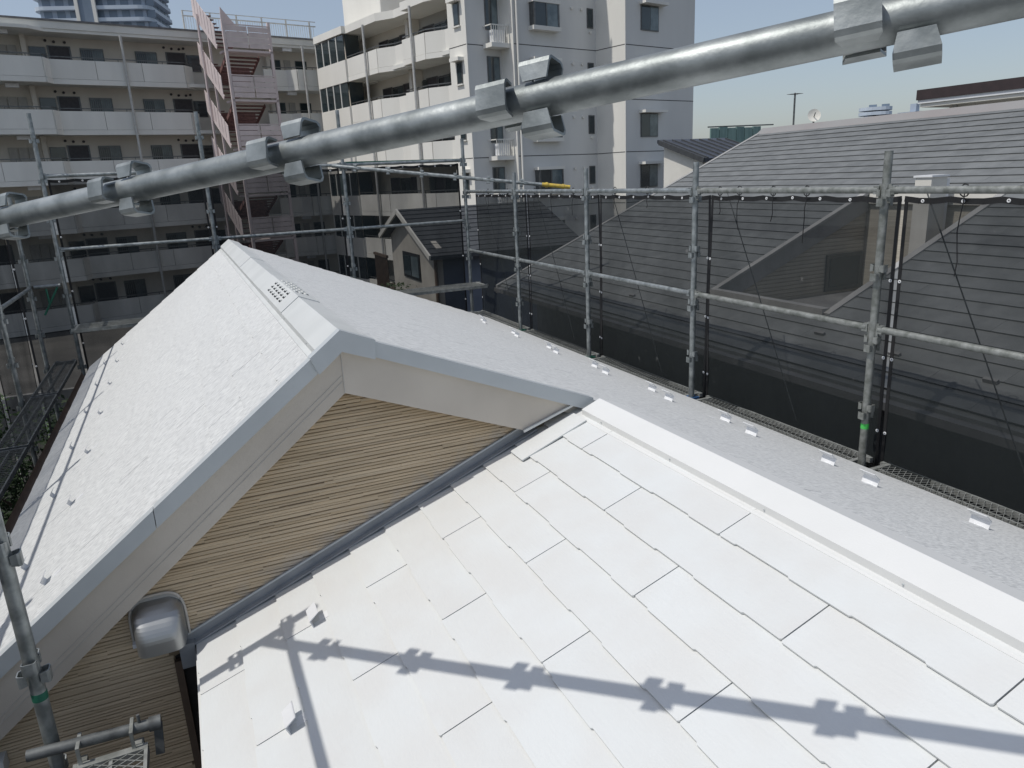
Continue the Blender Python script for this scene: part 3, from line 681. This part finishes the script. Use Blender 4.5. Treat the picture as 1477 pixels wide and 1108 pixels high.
# low wall pieces of the neighbour below its eave
for w_, hgt in ((4.4, -2.45), (7.2, -2.5), (2.0, -2.45)):
    wf = p6('shutter_box', MB().box(4.98, 5.049, w_ - .9, w_ + .9, hgt - 1.3, hgt), 'n_wall')
    lv = MB()
    for k in range(14): lv.box(4.972, 4.979, w_ - .86, w_ + .1, hgt - .08 - k * .085, hgt - .03 - k * .085)
    p6('shutter_slats', lv, 'brown_trim', wf)
    p6('pane', MB().box(4.97, 4.979, w_ + .16, w_ + .86, hgt - 1.25, hgt - .05), 'glass', wf)
# aerial and dish on the far slope
an = thing('roof_aerial', 'thin television aerial on a mast behind the grey roof ridge', 'aerial', F6 @ Vector((10.4, 10.7, NZ - .25)))
b0 = F6 @ Vector((10.4, 10.7, 0))
part('mast', MB().tube([(b0.x, b0.y, NZ - .43), (b0.x, b0.y, 1.19)], .016, 8), 'galv_dark', an)
el = MB().tube([(b0.x - .16, b0.y - .1, 1.16), (b0.x + .16, b0.y + .1, 1.18)], .007, 6)
for k in range(7):
    c = Vector((b0.x - .15 + .05 * k, b0.y - .09 + .03 * k, 1.163 + .003 * k)); el.tube([c + Vector((.04, -.09, 0)), c - Vector((.04, -.09, 0))], .004, 5)
part('elements', el, 'galv_dark', an)
ds = thing('satellite_dish', 'small round satellite dish behind the grey roof ridge', 'satellite dish', F6 @ Vector((10.4, 10.23, NZ - .25)))
b1 = F6 @ Vector((10.4, 10.23, 0))
part('mast', MB().tube([(b1.x, b1.y, NZ - .47), (b1.x, b1.y, .70)], .016, 8), 'galv_dark', ds)
P = []; dirv = Vector((-.55, -.8, .25)).normalized(); xx = dirv.cross(Vector((0, 0, 1))).normalized(); yy = xx.cross(dirv)
for i in range(4):
    rr = .11 * (i + .3) / 3.3
    for k in range(16): P.append(Vector((b1.x, b1.y, .765)) + dirv * (rr * rr * 2.2) + (xx * math.cos(k * .3927) + yy * math.sin(k * .3927)) * rr)
part('bowl', MB().poly(P, [(i * 16 + k, i * 16 + (k + 1) % 16, (i + 1) * 16 + (k + 1) % 16, (i + 1) * 16 + k) for i in range(3) for k in range(16)] + [tuple(range(16))], True), 'cream', ds)
part('receiver', MB().tube([Vector((b1.x, b1.y, .74)), Vector((b1.x, b1.y, .78)) + dirv * .12], .008, 6), 'galv_dark', ds)

# ------------------------------------------------------------------ small gabled house between
hs = thing('gabled_house', 'small beige house with a dark gabled roof behind the far net', 'house', (8, 20, G))
gx = 6.0; ap = 20.8; e0, e1 = 18.25, 22.9
part('wall', MB().prism([(gx, 18.35, G), (gx, 18.35, -1.70), (gx, ap, -.86), (gx, 22.75, -1.50), (gx, 22.75, G)], (.15, 0, 0)), 'h_wall', hs)
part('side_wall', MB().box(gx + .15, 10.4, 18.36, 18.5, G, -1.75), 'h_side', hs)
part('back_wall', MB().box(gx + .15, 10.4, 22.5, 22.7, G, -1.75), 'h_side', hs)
rf = part('roof', MB().prism([(gx - .28, e0 - .25, -1.86), (gx - .28, ap, -.76), (gx - .28, e1 + .1, -1.58), (gx - .28, e1 + .1, -1.66), (gx - .28, ap, -.86), (gx - .28, e0 - .25, -1.96)], (4.5, 0, 0)), 'h_roof', hs)
part('verge', MB().bar((gx - .30, e0 - .25, -1.90), (gx - .30, ap, -.80), .05, .13, (0, 0, 1)).bar((gx - .30, e1 + .1, -1.61), (gx - .30, ap, -.80), .05, .13, (0, 0, 1)), 'cream', hs)
for k in range(11):
    t = (k + .5) / 11; part('roof_course', MB().bar((gx - .27, ap - 2.78 * t, -.755 - 1.10 * t), (gx + 4.2, ap - 2.78 * t, -.755 - 1.10 * t), .05, .02), 'h_roof', rf)
wn_ = part('window', MB().box(gx - .03, gx + .0, 19.85, 21.5, -2.72, -1.98), 'black_plastic', hs)
part('pane', MB().box(gx - .045, gx - .031, 19.95, 20.62, -2.64, -2.06), 'glass_curtain', wn_)
part('pane', MB().box(gx - .045, gx - .031, 20.70, 21.4, -2.64, -2.06), 'glass', wn_)
part('gable_vent', MB().box(gx - .02, gx, ap - .18, ap + .18, -1.28, -1.02), 'cream', hs)
part('drainpipe', MB().tube([(gx - .06, 18.32, -1.8), (gx - .06, 18.32, G)], .05, 8), 'brown_trim', hs)
bl = part('balcony', MB().box(gx - .15, gx + .9, 23.0, 24.6, -3.4, -3.3), 'brown_trim', hs)
bb = MB()
for k in range(11): bb.box(gx - .14, gx - .10, 23.02 + k * .15, 23.06 + k * .15, -3.3, -2.3)
bb.box(gx - .16, gx - .08, 22.98, 24.62, -2.3, -2.22)
part('railing', bb, 'brown_trim', bl)

# white house with dark seamed roof right of the block
wh = thing('white_house', 'white house with a dark seamed metal roof left of the slate ridge', 'house', (17, 21, G))
part('wall', MB().prism([(15.63, 19.9, G), (15.63, 19.9, .24), (15.63, 22.0, .80), (15.63, 22.0, G)], (.2, 0, 0)), 'cream', wh)
part('front_wall', MB().box(15.84, 18.4, 19.95, 20.1, G, .22), 'cream', wh)
rp = part('roof', MB().prism([(15.45, 19.6, .26), (15.45, 22.15, .96), (15.45, 22.15, .84), (15.45, 19.6, .14)], (2.95, 0, 0)), 'solar', wh)
for k in range(8):
    x_ = 15.6 + k * .38; part('seam', MB().bar((x_, 19.6, .275), (x_, 22.0, .935), .04, .04), 'h_roof', rp)
part('verge', MB().bar((15.43, 19.58, .20), (15.43, 22.0, .86), .05, .16), 'h_roof', wh)
# green-sheeted roof top
gs = thing('sheeted_building', 'distant building top wrapped in pale green sheeting', 'building', (26, 31, G))
part('block', MB().box(24.4, 28.5, 30.5, 34, G, 1.1), 'concrete', gs)
for k in range(6): part('sheet_panel', MB().box(24.3 + k * .52, 24.78 + k * .52, 30.35, 30.45, .3, 1.78 + .04 * (k % 2)), 'green_sheet', gs)
part('roof_rail', MB().tube([(24.3, 30.6, 1.85), (28.4, 30.6, 1.9)], .035, 6), 'galv_dark', gs)
# house with brown fascia, far right
bh = thing('flat_roof_house', 'cream house with a dark brown flat roof edge at upper right', 'house', (19, 8, G))
FB = Matrix.Translation((16, 12.6, 0)) @ Matrix.Rotation(R(5), 4, 'Z')
part('wall', MB().box(.45, 7, -12, -.45, G, 1.10), 'cream', bh, FB)
part('soffit', MB().box(0.02, 7.3, -12.3, -.02, 1.08, 1.16), 'cream', bh, FB)
part('cornice', MB().box(-.02, 7.3, -12.3, .02, 1.161, 1.24), 'white_plastic', bh, FB)
part('roof_edge', MB().box(-.05, 7.4, -12.4, .05, 1.241, 1.46), 'brown_roof', bh, FB)
part('drainpipe', MB().tube([(.40, -.6, 1.08), (.40, -.6, G)], .04, 8), 'pipe_grey', bh, FB)

# ------------------------------------------------------------------ apartment complex (frame turned 14 degrees)
F14 = Matrix.Rotation(R(14), 4, 'Z')
FL = [6.5, 3.75, 1.0, -1.75, -4.5, -7.25]
wing = thing('apartment_wing', 'long apartment wing with open galleries behind the far fence', 'apartment block', F14 @ Vector((10, 52, G)), None, R(14))
def pw(name, mb, m, parent=None): return part(name, mb, m, parent or wing, F14)
BW = 52.6
pw('wall', MB().box(-12, 24.2, BW, 60, G, 9.0), 'apt_wall')
pw('roof', MB().box(-12, 24.4, 50.9, 60.2, 9.12, 9.52), 'apt_panel')
pw('roof_soffit', MB().prism([(-12, 50.3, 8.95), (6.6, 50.3, 8.95), (7.4, 50.95, 8.95), (24.3, 50.95, 8.95), (24.3, 52.6, 8.95), (-12, 52.6, 8.95)], (0, 0, .165)), 'apt_panel')
pw('roof_rim', MB().box(-12, 24.4, 50.85, 50.9, 9.50, 9.60), 'n_low')
WIN = MB().box(-.62, .62, -.04, 0, 0, 1.15).mesh('window', 'sash')
PAN = MB().box(-.57, -.02, -.05, -.041, .05, 1.10).mesh('pane', 'glass'); PAN2 = MB().box(.02, .57, -.05, -.041, .05, 1.10).mesh('pane', 'glass_curtain')
gr = MB()
for k in range(11): gr.box(-.60 + k * .116, -.575 + k * .116, -.11, -.09, .0, 1.05)
gr.box(-.62, .62, -.115, -.085, 1.03, 1.07); GRL = gr.mesh('window_grille', 'sash')
SWN = MB().box(-.42, .42, -.04, 0, 0, 1.0).mesh('window', 'sash'); SPN = MB().box(-.37, .37, -.05, -.041, .05, .95).mesh('pane', 'glass')
DOR = MB().box(-.52, .52, -.03, 0, 0, 1.95).mesh('door', 'door'); DFR = MB().box(-.60, -.52, -.05, 0, 0, 2.0).box(.52, .60, -.05, 0, 0, 2.0).box(-.52, .52, -.05, 0, 1.95, 2.0).mesh('door_frame', 'sash')
MET = MB().box(-.22, .22, -.06, 0, 0, 1.9).mesh('meter_box', 'door_pale')
VNT = MB().tube([(0, 0, 0), (0, -.09, 0)], .075, 10).mesh('vent', 'door')
LMP = MB().box(-.32, .32, -.12, .12, -.2, 0).mesh('gallery_lamp', 'white_plastic')
def W_(me, parent, u, w, z, rz=0): return link(me.name.split('.')[0], me, parent, F14 @ Matrix.Translation((u, w, z)) @ Matrix.Rotation(rz, 4, 'Z'))
PARL = [(-12, 50.25), (-6, 50.25), (-2.6, 50.25), (.8, 50.25), (4.0, 50.25), (6.95, 50.25), (7.35, 50.95), (9.7, 50.95), (12.2, 50.95), (14.6, 50.95), (15.25, 51.6)]
PARR = [(19.6, 50.95), (21.2, 50.95), (21.7, 50.35), (23.9, 50.35)]
def parapet(pts, zf, parent, fn, mm='apt_panel', rail=True, h=1.02, th=.14):
    for (a, b) in zip(pts[:-1], pts[1:]):
        A, B = Vector((a[0], a[1], 0)), Vector((b[0], b[1], 0)); d = (B - A); L = d.length; d.normalize()
        g = .012
        p_, q_ = A + d * g, B - d * g
        m_ = MB().bar((p_.x, p_.y, zf + h / 2), (q_.x, q_.y, zf + h / 2), th, h)
        fn('parapet_panel', m_, mm, parent)
        fn('slab_edge', MB().bar((A.x, A.y, zf - .15), (B.x, B.y, zf - .15), th + .03, .27), mm, parent)
        if rail:
            r_ = MB().bar((A.x, A.y, zf + h + .15), (B.x, B.y, zf + h + .15), .05, .05)
            k = max(1, int(L / 1.3))
            for i in range(k): c = A + d * (L * (i + .5) / k); r_.bar((c.x, c.y, zf + h), (c.x, c.y, zf + h + .14), .03, .03)
            fn('handrail', r_, 'sash', parent)
for fi, zf in enumerate(FL):
    st_ = pw('gallery', MB().box(-12, 24.2, 51.0, BW, zf - .22, zf - .02), 'apt_panel'); st_['label'] = 'one gallery storey of the long wing'
    parapet(PARL, zf, st_, pw); parapet(PARR, zf, st_, pw)
    for u in (9.95, 12.95, 1.9, 4.2 - 8):
        wv = W_(WIN, st_, u, BW, zf + .80); W_(PAN, wv, u, BW, zf + .80); W_(PAN2, wv, u, BW, zf + .80); W_(GRL, wv, u, BW, zf + .8)
    for u in (7.15, 15.75, 21.1, 22.4 + .6):
        wv = W_(SWN, st_, u, BW, zf + .9); W_(SPN, wv, u, BW, zf + .9)
    for u in (8.25, 14.7, 3.2, -1.2):
        dv = W_(DOR, st_, u, BW, zf); W_(DFR, dv, u, BW, zf)
    for u in (7.63, 14.05, 15.22): W_(VNT, st_, u, BW, zf + 2.25)
    for u in (8.05, 8.6, 14.5, 14.95): W_(VNT, st_, u, BW, zf + 2.2)
    for u in (4.9, 5.4, 5.9, 22.0): W_(MET, st_, u, BW - .02, zf)
    for u in (5.4, 21.5): W_(LMP, st_, u, 51.2, zf + 2.45)
    for u in (6.45, 20.5): st2 = pw('wall_pier', MB().box(u - .12, u + .12, BW - .5, BW, zf, zf + 2.5), 'apt_wall', st_)
for u in (11.25, 21.95 + .2):
    pw('downpipe', MB().tube([(u, 50.75 if u < 15 else 50.15, G), (u, 50.75 if u < 15 else 50.15, 8.95)], .075, 10), 'pipe_grey')
# roof railing right of the stairs
rl = MB(); 
for k in range(56): rl.box(15.6 + k * .16, 15.62 + k * .16, 53.0, 53.02, 9.52, 10.75)
rl.box(15.6, 24.6, 52.98, 53.04, 10.75, 10.82); rl.box(15.6, 24.6, 52.98, 53.04, 9.85, 9.9)
for k in range(6): rl.box(15.6 + k * 1.7, 15.68 + k * 1.7, 52.95, 53.05, 9.5, 11.1)
rl.box(15.6, 24.6, 52.98, 53.04, 11.06, 11.1)
pw('roof_railing', rl, 'pipe_grey')
# steel staircase
stw = thing('fire_staircase', 'pinkish steel outdoor staircase zigzagging up the apartment wing', 'staircase', F14 @ Vector((17, 48.5, G)), None, R(14))
def ps(name, mb, m, parent=None): return part(name, mb, m, parent or stw, F14)
U0, U1, U2 = 15.5, 15.9, 18.55
WA, WB_ = 46.6, 50.4
for u in (U1 - .05, U2): ps('column', MB().box(u, u + .16, WA, WA + .16, G, 9.5), 'pink_steel')
for w in (48.6, 50.2): ps('column', MB().box(U0 + .1, U0 + .22, w, w + .12, G, 9.6), 'pink_steel')
ps('vent_stack', MB().tube([(U0 - .12, 49.4, G), (U0 - .12, 49.4, 10.2)], .06, 8), 'pink_steel')
for zf in [9.25] + FL[:5]:
    zl_ = zf - 1.35 if zf < 9 else zf - 1.35                     # front landing half a storey below each floor
    ld = ps('landing', MB().box(U1, U2 + .16, WA, WA + 1.2, zl_ - .12, zl_ - .0), 'pink_steel')
    for k in range(4):
        ps('balustrade_board', MB().box(U1 + .12, U1 + 1.36, WA - .03, WA, zl_ + .10 + k * .30, zl_ + .37 + k * .30), 'pink_steel', ld)
        ps('balustrade_board', MB().box(U1 + 1.42, U2, WA - .03, WA, zl_ + .10 + k * .30, zl_ + .37 + k * .30), 'pink_steel', ld)
    ps('handrail', MB().box(U1 + .1, U2 + .1, WA - .04, WA + .02, zl_ + 1.31, zl_ + 1.37), 'pink_steel', ld)
    # side flight seen from the left: sloping stringer and boarded balustrade
    f = ps('flight', MB().bar((U0, WB_, zf + 1.2), (U0, WA + .3, zl_ + .1), .05, .25), 'pink_steel')
    for k in range(7):
        t0, t1 = k / 7 + .01, (k + 1) / 7 - .01
        a = Vector((U0 - .03, WB_ + (WA + .3 - WB_) * t0, zf + 1.2 + (zl_ + .1 - zf - 1.2) * t0)); b = Vector((U0 - .03, WB_ + (WA + .3 - WB_) * t1, zf + 1.2 + (zl_ + .1 - zf - 1.2) * t1))
        ps('balustrade_panel', MB().prism([a + Vector((0, 0, .1)), b + Vector((0, 0, .1)), b + Vector((0, 0, 1.15)), a + Vector((0, 0, 1.15))], (.03, 0, 0)), 'pink_steel', f)
    for k in range(9):
        t = (k + .5) / 9; ps('tread', MB().box(U0, U0 + .95, WB_ + (WA + .3 - WB_) * t - .14, WB_ + (WA + .3 - WB_) * t + .14, zf + 1.2 + (zl_ - zf - 1.2) * t - .03, zf + 1.2 + (zl_ - zf - 1.2) * t + .02), 'rust_steel', f)
    # flight rising behind the landing, underside visible
    g_ = ps('flight', MB().bar((U1 + .35, WA + 1.2, zl_ - .2), (U1 + .35, WB_, zl_ - 1.5), .05, .22).bar((U2 - .3, WA + 1.2, zl_ - .2), (U2 - .3, WB_, zl_ - 1.5), .05, .22), 'rust_steel')
    for k in range(8):
        t = (k + .5) / 8; ps('tread', MB().box(U1 + .4, U2 - .33, WA + 1.2 + (WB_ - WA - 1.2) * t - .16, WA + 1.2 + (WB_ - WA - 1.2) * t + .16, zl_ - .15 - 1.35 * t - .04, zl_ - .15 - 1.35 * t + .04), 'rust_steel', g_)
    ps('back_board', MB().box(U1 + .2, U2, 50.5, 50.56, zl_ - 1.5, zl_ - .4), 'rust_steel', g_)
ps('roof_guard', MB().prism([(17.0, 50.2, 9.6), (18.2, 50.2, 9.6), (17.1, 50.2, 10.9)], (0, .05, 0)), 'pink_steel')

# right block
UB = 23.5
blk = thing('apartment_tower', 'tall white and grey apartment block with stepped corners', 'apartment block', F14 @ Vector((30, 40, G)), None, R(14))
def pb(name, mb, m, parent=None): return part(name, mb, m, parent or blk, F14)
pb('wall', MB().box(25.0, 38, 34.45, 50, G, 9.0), 'apt_wall')
pb('roof', MB().prism([(22.75, 49.6, 9.0), (22.75, 45.4, 9.0), (23.0, 45.4, 9.0), (22.95, 41.4, 9.0), (23.5, 40.2, 9.0), (23.5, 38.5, 9.0), (22.95, 38.5, 9.0), (22.95, 36.1, 9.0), (23.5, 34.5, 9.0), (26, 34.5, 9.0), (26, 49.6, 9.0)], (0, 0, .42)), 'apt_white')
pent = pb('stair_head', MB().box(25.1, 34, 44.5, 49.5, 9.4, 16), 'apt_white')
pb('stair_head', MB().box(25.104, 33.9, 44.40, 44.5, 9.42, 15.9), 'apt_face')  # greyer sheet on the sunless face: shade put into the colour
pb('lightning_rod', MB().box(27.4, 27.55, 44.30, 44.40, 9.42, 15.5), 'apt_white')
PBP = [(23.0, 45.4), (22.95, 41.4), (23.5, 40.2), (23.5, 38.5)]
PBP2 = [(22.95, 38.45), (22.95, 36.1), (23.5, 34.95), (23.5, 34.55)]
for fi, zf in enumerate(FL):
    st_ = pb('gallery', MB().box(23.3, 25.0, 34.46, 45.4, zf - .22, zf - .02), 'apt_panel'); st_['label'] = 'one gallery storey of the tall block'
    parapet(PBP, zf, st_, pb, 'apt_white'); parapet(PBP2, zf, st_, pb, 'apt_white')
    pb('parapet_panel', MB().box(22.95, 23.5, 38.42, 38.5, zf - .28, zf + 1.02), 'apt_white', st_)
    # glazed stair bay
    gb = pb('stair_bay', MB().box(22.8, 25, 45.4, 49.6, zf - .3, zf + .98), 'apt_white')
    for k in range(4): 
        pb('pane', MB().box(22.86, 22.9, 45.5 + k * 1.03, 46.43 + k * 1.03, zf + .99, zf + 2.44), 'glass', gb)
        pb('mullion', MB().box(22.82, 22.92, 46.44 + k * 1.03, 46.52 + k * 1.03, zf + .98, zf + 2.45), 'apt_white', gb)
    pb('pane', MB().box(22.95, 23.9, 45.42, 45.45, zf + .99, zf + 2.44), 'glass', gb)
    for w in (44.2, 41.6, 38.9, 36.4):
        dv = W_(DOR, st_, 25.0, w, zf, R(-90)); W_(DFR, dv, 25.0, w, zf, R(-90))
    for w in (42.9, 40.0, 37.6, 35.4):
        wv = W_(WIN, st_, 25.0, w, zf + .8, R(-90)); W_(PAN, wv, 25.0, w, zf + .8, R(-90)); W_(PAN2, wv, 25.0, w, zf + .8, R(-90)); W_(GRL, wv, 25.0, w, zf + .8, R(-90))
    pb('wall_pier', MB().box(24.2, 25, 39.9, 40.2, zf, zf + 2.5), 'apt_wall', st_)
for w in (42.6, 37.2): pb('downpipe', MB().tube([(22.75, w, G), (22.75, w, 9.0)], .075, 10), 'pipe_grey')
# front mass: stepped plan
TOP = 17.0
CA, CB, CC = 32.9, 31.9, 29.7
plan = [(23.35, 34.45), (23.35, CA), (25.55, CA), (25.55, CB), (31.45, CB), (31.45, CC), (37.2, CC), (37.2, 40), (25.0, 40), (25.0, 34.45)]
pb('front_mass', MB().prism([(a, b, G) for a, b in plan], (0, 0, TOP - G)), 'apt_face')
# sunlit return faces get a paler sheet: the sunlight is put into the colour
def lit_face(u, w0, w1, z0=G, z1=TOP): pb('white_render', MB().box(u - .04, u, w0 - .04, w1, z0, z1), 'apt_white')
lit_face(23.35, CA, 34.45, z1=12.5); lit_face(25.55, CB, CA); lit_face(31.45, CC, CB)
pb('mansard_roof', MB().prism([(23.25, CA - .05, 9.15), (25.7, CA - .05, 9.15), (25.7, CA + .6, 11.5), (23.4, CA + .6, 11.5)], (0, .3, 0)), 'rust_steel')
for zf in [9.25] + FL[:5]:
    pb('render_joint', MB().box(23.35, 25.55, CA - .006, CA + .0, zf - .02, zf + .02).box(25.55, 31.45, CB - .006, CB, zf - .02, zf + .02).box(31.45, 37.2, CC - .006, CC, zf - .02, zf + .02).box(31.404, 31.41, CC, CB, zf - .02, zf + .02).box(23.304, 23.31, CA, 34.45, zf - .02, zf + .02), 'joint')
def bwin(u, w, z, wd_, h, sill=True, hood_=False):
    f = pb('window', MB().box(u - wd_ / 2, u + wd_ / 2, w - .05, w, z, z + h), 'sash')
    pb('pane', MB().box(u - wd_ / 2 + .05, u - .02, w - .06, w - .051, z + .05, z + h - .05), 'glass', f)
    pb('pane', MB().box(u + .02, u + wd_ / 2 - .05, w - .06, w - .051, z + .05, z + h - .05), 'glass_curtain', f)
    if sill: pb('sill', MB().box(u - wd_ / 2 - .25, u + wd_ / 2 + .25, w - .5, w, z - .22, z - .02), 'apt_white', f)
    if hood_: pb('hood', MB().box(u - wd_ / 2 - .12, u + wd_ / 2 + .32, w - .5, w, z + h + .02, z + h + .16), 'apt_white', f)
for zf in [9.25] + FL[:5]:
    # projecting bay window on the middle face
    b_ = pb('bay_window', MB().box(26.6, 28.5, CB - .42, CB, zf + .70, zf + .90).box(26.6, 28.5, CB - .42, CB, zf + 2.0, zf + 2.16), 'apt_white')
    pb('frame', MB().box(26.68, 26.78, CB - .38, CB, zf + .9, zf + 2.0).box(28.32, 28.42, CB - .38, CB, zf + .9, zf + 2.0).box(27.5, 27.58, CB - .38, CB - .3, zf + .9, zf + 2.0), 'sash', b_)
    pb('pane', MB().box(26.78, 27.5, CB - .36, CB - .34, zf + .9, zf + 2.0), 'glass', b_); pb('pane', MB().box(27.58, 28.32, CB - .36, CB - .34, zf + .9, zf + 2.0), 'glass_curtain', b_)
    f = pb('window', MB().box(30.75, 31.2, CB - .04, CB, zf + 1.1, zf + 2.1), 'sash'); pb('pane', MB().box(30.81, 31.14, CB - .05, CB - .041, zf + 1.16, zf + 2.04), 'glass', f)
    for u in (29.6, 30.3): pb('vent', MB().tube([(u, CB, zf + 2.0 if u < 30 else zf + 2.0), (u, CB - .1, zf + 2.0)], .08, 10), 'apt_white')
    pb('vent', MB().tube([(30.95, CB, zf + .9), (30.95, CB - .1, zf + .9)], .08, 10), 'apt_white')
    bwin(33.35, CC, zf + .78, 1.42, 1.25, sill=False, hood_=True)
    # small lit window with hood on the left return, and air-conditioner shelf in the recess
    f = pb('window', MB().box(23.27, 23.31, 33.35, 33.85, zf + .95, zf + 2.0), 'sash'); pb('pane', MB().box(23.255, 23.269, 33.42, 33.78, zf + 1.02, zf + 1.93), 'glass', f)
    pb('hood', MB().box(22.95, 23.31, 33.2, 34.0, zf + 2.03, zf + 2.2), 'apt_white', f)
    pb('sill', MB().box(23.2, 23.31, 33.3, 33.9, zf + .88, zf + .94), 'apt_white', f)
    bwin(24.95, CA, zf + .75, .8, 1.5, sill=False)
    sh = pb('condenser_shelf', MB().box(24.35, 25.52, CA - .75, CA, zf - .16, zf + .05), 'apt_white')
    r_ = MB()
    for k in range(9): r_.box(24.37 + k * .14, 24.40 + k * .14, CA - .74, CA - .71, zf + .05, zf + .85)
    r_.box(24.36, 25.5, CA - .75, CA - .70, zf + .85, zf + .9); r_.box(24.36, 24.41, CA - .75, CA, zf + .85, zf + .9)
    pb('railing', r_, 'apt_white', sh)
    pb('condenser', MB().box(24.6, 25.35, CA - .55, CA - .25, zf + .08, zf + .68), 'white_plastic', sh)
for zf in FL[:4]: pb('side_balcony', MB().box(37.2, 37.75, 30.5, 34, zf + .0, zf + 1.15), 'apt_face')
pb('downpipe', MB().tube([(25.75, CB - .1, G), (25.75, CB - .1, TOP)], .06, 8), 'apt_white')

# ------------------------------------------------------------------ far towers
TWN = MB().box(-1.05, 1.05, -.1, .1, 0, 2.0).mesh('window', 'tower_dark')
def tower(x, y, w, dp, z1, rot, label, floors, fh=3.05):
    t = thing('high_rise', label, 'tower', (x, y, G)); F = Matrix.Translation((x, y, 0)) @ Matrix.Rotation(rot, 4, 'Z')
    part('core', MB().box(-w / 2 + 1.6, w / 2 - 1.6, -dp / 2 + 1.6, dp / 2 - 1.6, G, z1), 'tower', t, F)
    c = 3.2; out = []
    for sx, sy, a0 in ((1, 1, 0), (-1, 1, 90), (-1, -1, 180), (1, -1, 270)):
        for k in range(5):
            a = R(a0 + k * 22.5); out.append((sx * (w / 2 - c) + c * math.cos(a), sy * (dp / 2 - c) + c * math.sin(a)))
    for i in range(floors):
        z = z1 - i * fh
        sl_ = part('balcony_slab', MB().prism([(a, b, z - .95) for a, b in out], (0, 0, .95)), 'tower_slab', t, F)
        for k in range(int(w / 3.4)):
            link('window', TWN, sl_, F @ Matrix.Translation((-w / 2 + 3.6 + k * 3.4, -dp / 2 + 1.6, z - fh)))
        for k in range(int(dp / 3.4)):
            link('window', TWN, sl_, F @ Matrix.Translation((w / 2 - 1.6, -dp / 2 + 3.6 + k * 3.4, z - fh)) @ Matrix.Rotation(R(90), 4, 'Z'))
    return t, F
t, F = tower(-9.3, 262, 31, 24, 75, R(-16), 'curved high-rise with stacked balconies above the gallery roof', 22)
for u in (-3.9, .6): part('pilaster', MB().box(u, u + .9, -12.7, -11.9, G, 75), 'apt_white', t, F)
part('stair_glass', MB().box(-3.0, .6, -12.3, -11.9, G, 75), 'tower_dark', t, F)
t, F = tower(195, 168, 9, 7, 14.6, R(-45), 'small distant tower block beyond the slate ridge', 3, 1.3)
t = thing('far_blocks', 'tiny distant roofs right of the far tower block', 'building', (205, 160, G))
part('block', MB().box(202, 210, 160, 166, G, 12.8), 'tower', t); part('mast_block', MB().box(203.4, 204.8, 161, 163, 12.8, 15.0), 'tower', t)

# ------------------------------------------------------------------ yard and planting
struct('yard_path', MB().box(-1.9, 4.4, 9.6, 10.9, G, G + .12), 'concrete')
def bush(name, label, x, y, z0, h, r, n, seed):
    rnd = random.Random(seed); t = thing(name, label, 'tree' if 'tree' in name else 'shrub', (x, y, z0), 'plants around the houses')
    tr = MB(); tr.tube([(x, y, z0), (x + .05, y, z0 + h * .35), (x - .04, y + .03, z0 + h * .8)], [r * .09, r * .07, r * .03], 7)
    for k in range(6):
        a = rnd.uniform(0, 6.28); zz = z0 + h * rnd.uniform(.3, .6); tr.tube([(x, y, zz), (x + r * .6 * math.cos(a), y + r * .6 * math.sin(a), zz + h * .22)], [r * .05, r * .015], 5)
    part('trunk', tr, 'bark', t)
    cr_ = MB(); cl_ = [(rnd.gauss(0, .45), rnd.gauss(0, .45), rnd.uniform(.3, 1)) for _ in range(14)]
    P = []; Fc = []
    for i in range(n):
        c = rnd.choice(cl_); s_ = rnd.gauss(0, .2), rnd.gauss(0, .2), rnd.gauss(0, .12)
        p = Vector((x + (c[0] + s_[0]) * r, y + (c[1] + s_[1]) * r, z0 + min(1.05, max(.12, c[2] + s_[2])) * h))
        a = Vector((rnd.gauss(0, 1), rnd.gauss(0, 1), rnd.gauss(0, .6))).normalized(); b = a.orthogonal().normalized(); L_ = rnd.uniform(.03, .065)
        o_ = len(P); P += [p - a * L_, p + b * L_ * .45, p + a * L_, p - b * L_ * .45]; Fc.append((o_, o_ + 1, o_ + 2, o_ + 3))
    cr_.poly(P, Fc); part('crown', cr_, 'leaf', t)
bush('shrub_tree', 'leafy green tree beyond the far net, left of the small house', 4.9, 19.5, G, 4.5, 1.1, 9000, 1)
bush('shrub_tree', 'dark green tree behind the far left corner', -2.9, 14.5, G, 3.9, 1.1, 9000, 2)
bush('shrub_tree', 'dark green tree below the left walkway', -2.7, 9.0, G, 3.9, .9, 9000, 3)
bush('shrub_tree', 'low green tree in front of the gallery ground floor', 1.2, 20, G, 3.4, 1.2, 7000, 4)
fnc = thing('garden_wall', 'low concrete garden wall before the apartments', 'wall', (5, 26, G))
part('wall', MB().box(-14, 14, 27, 27.2, G, G + 1.6), 'concrete', fnc)
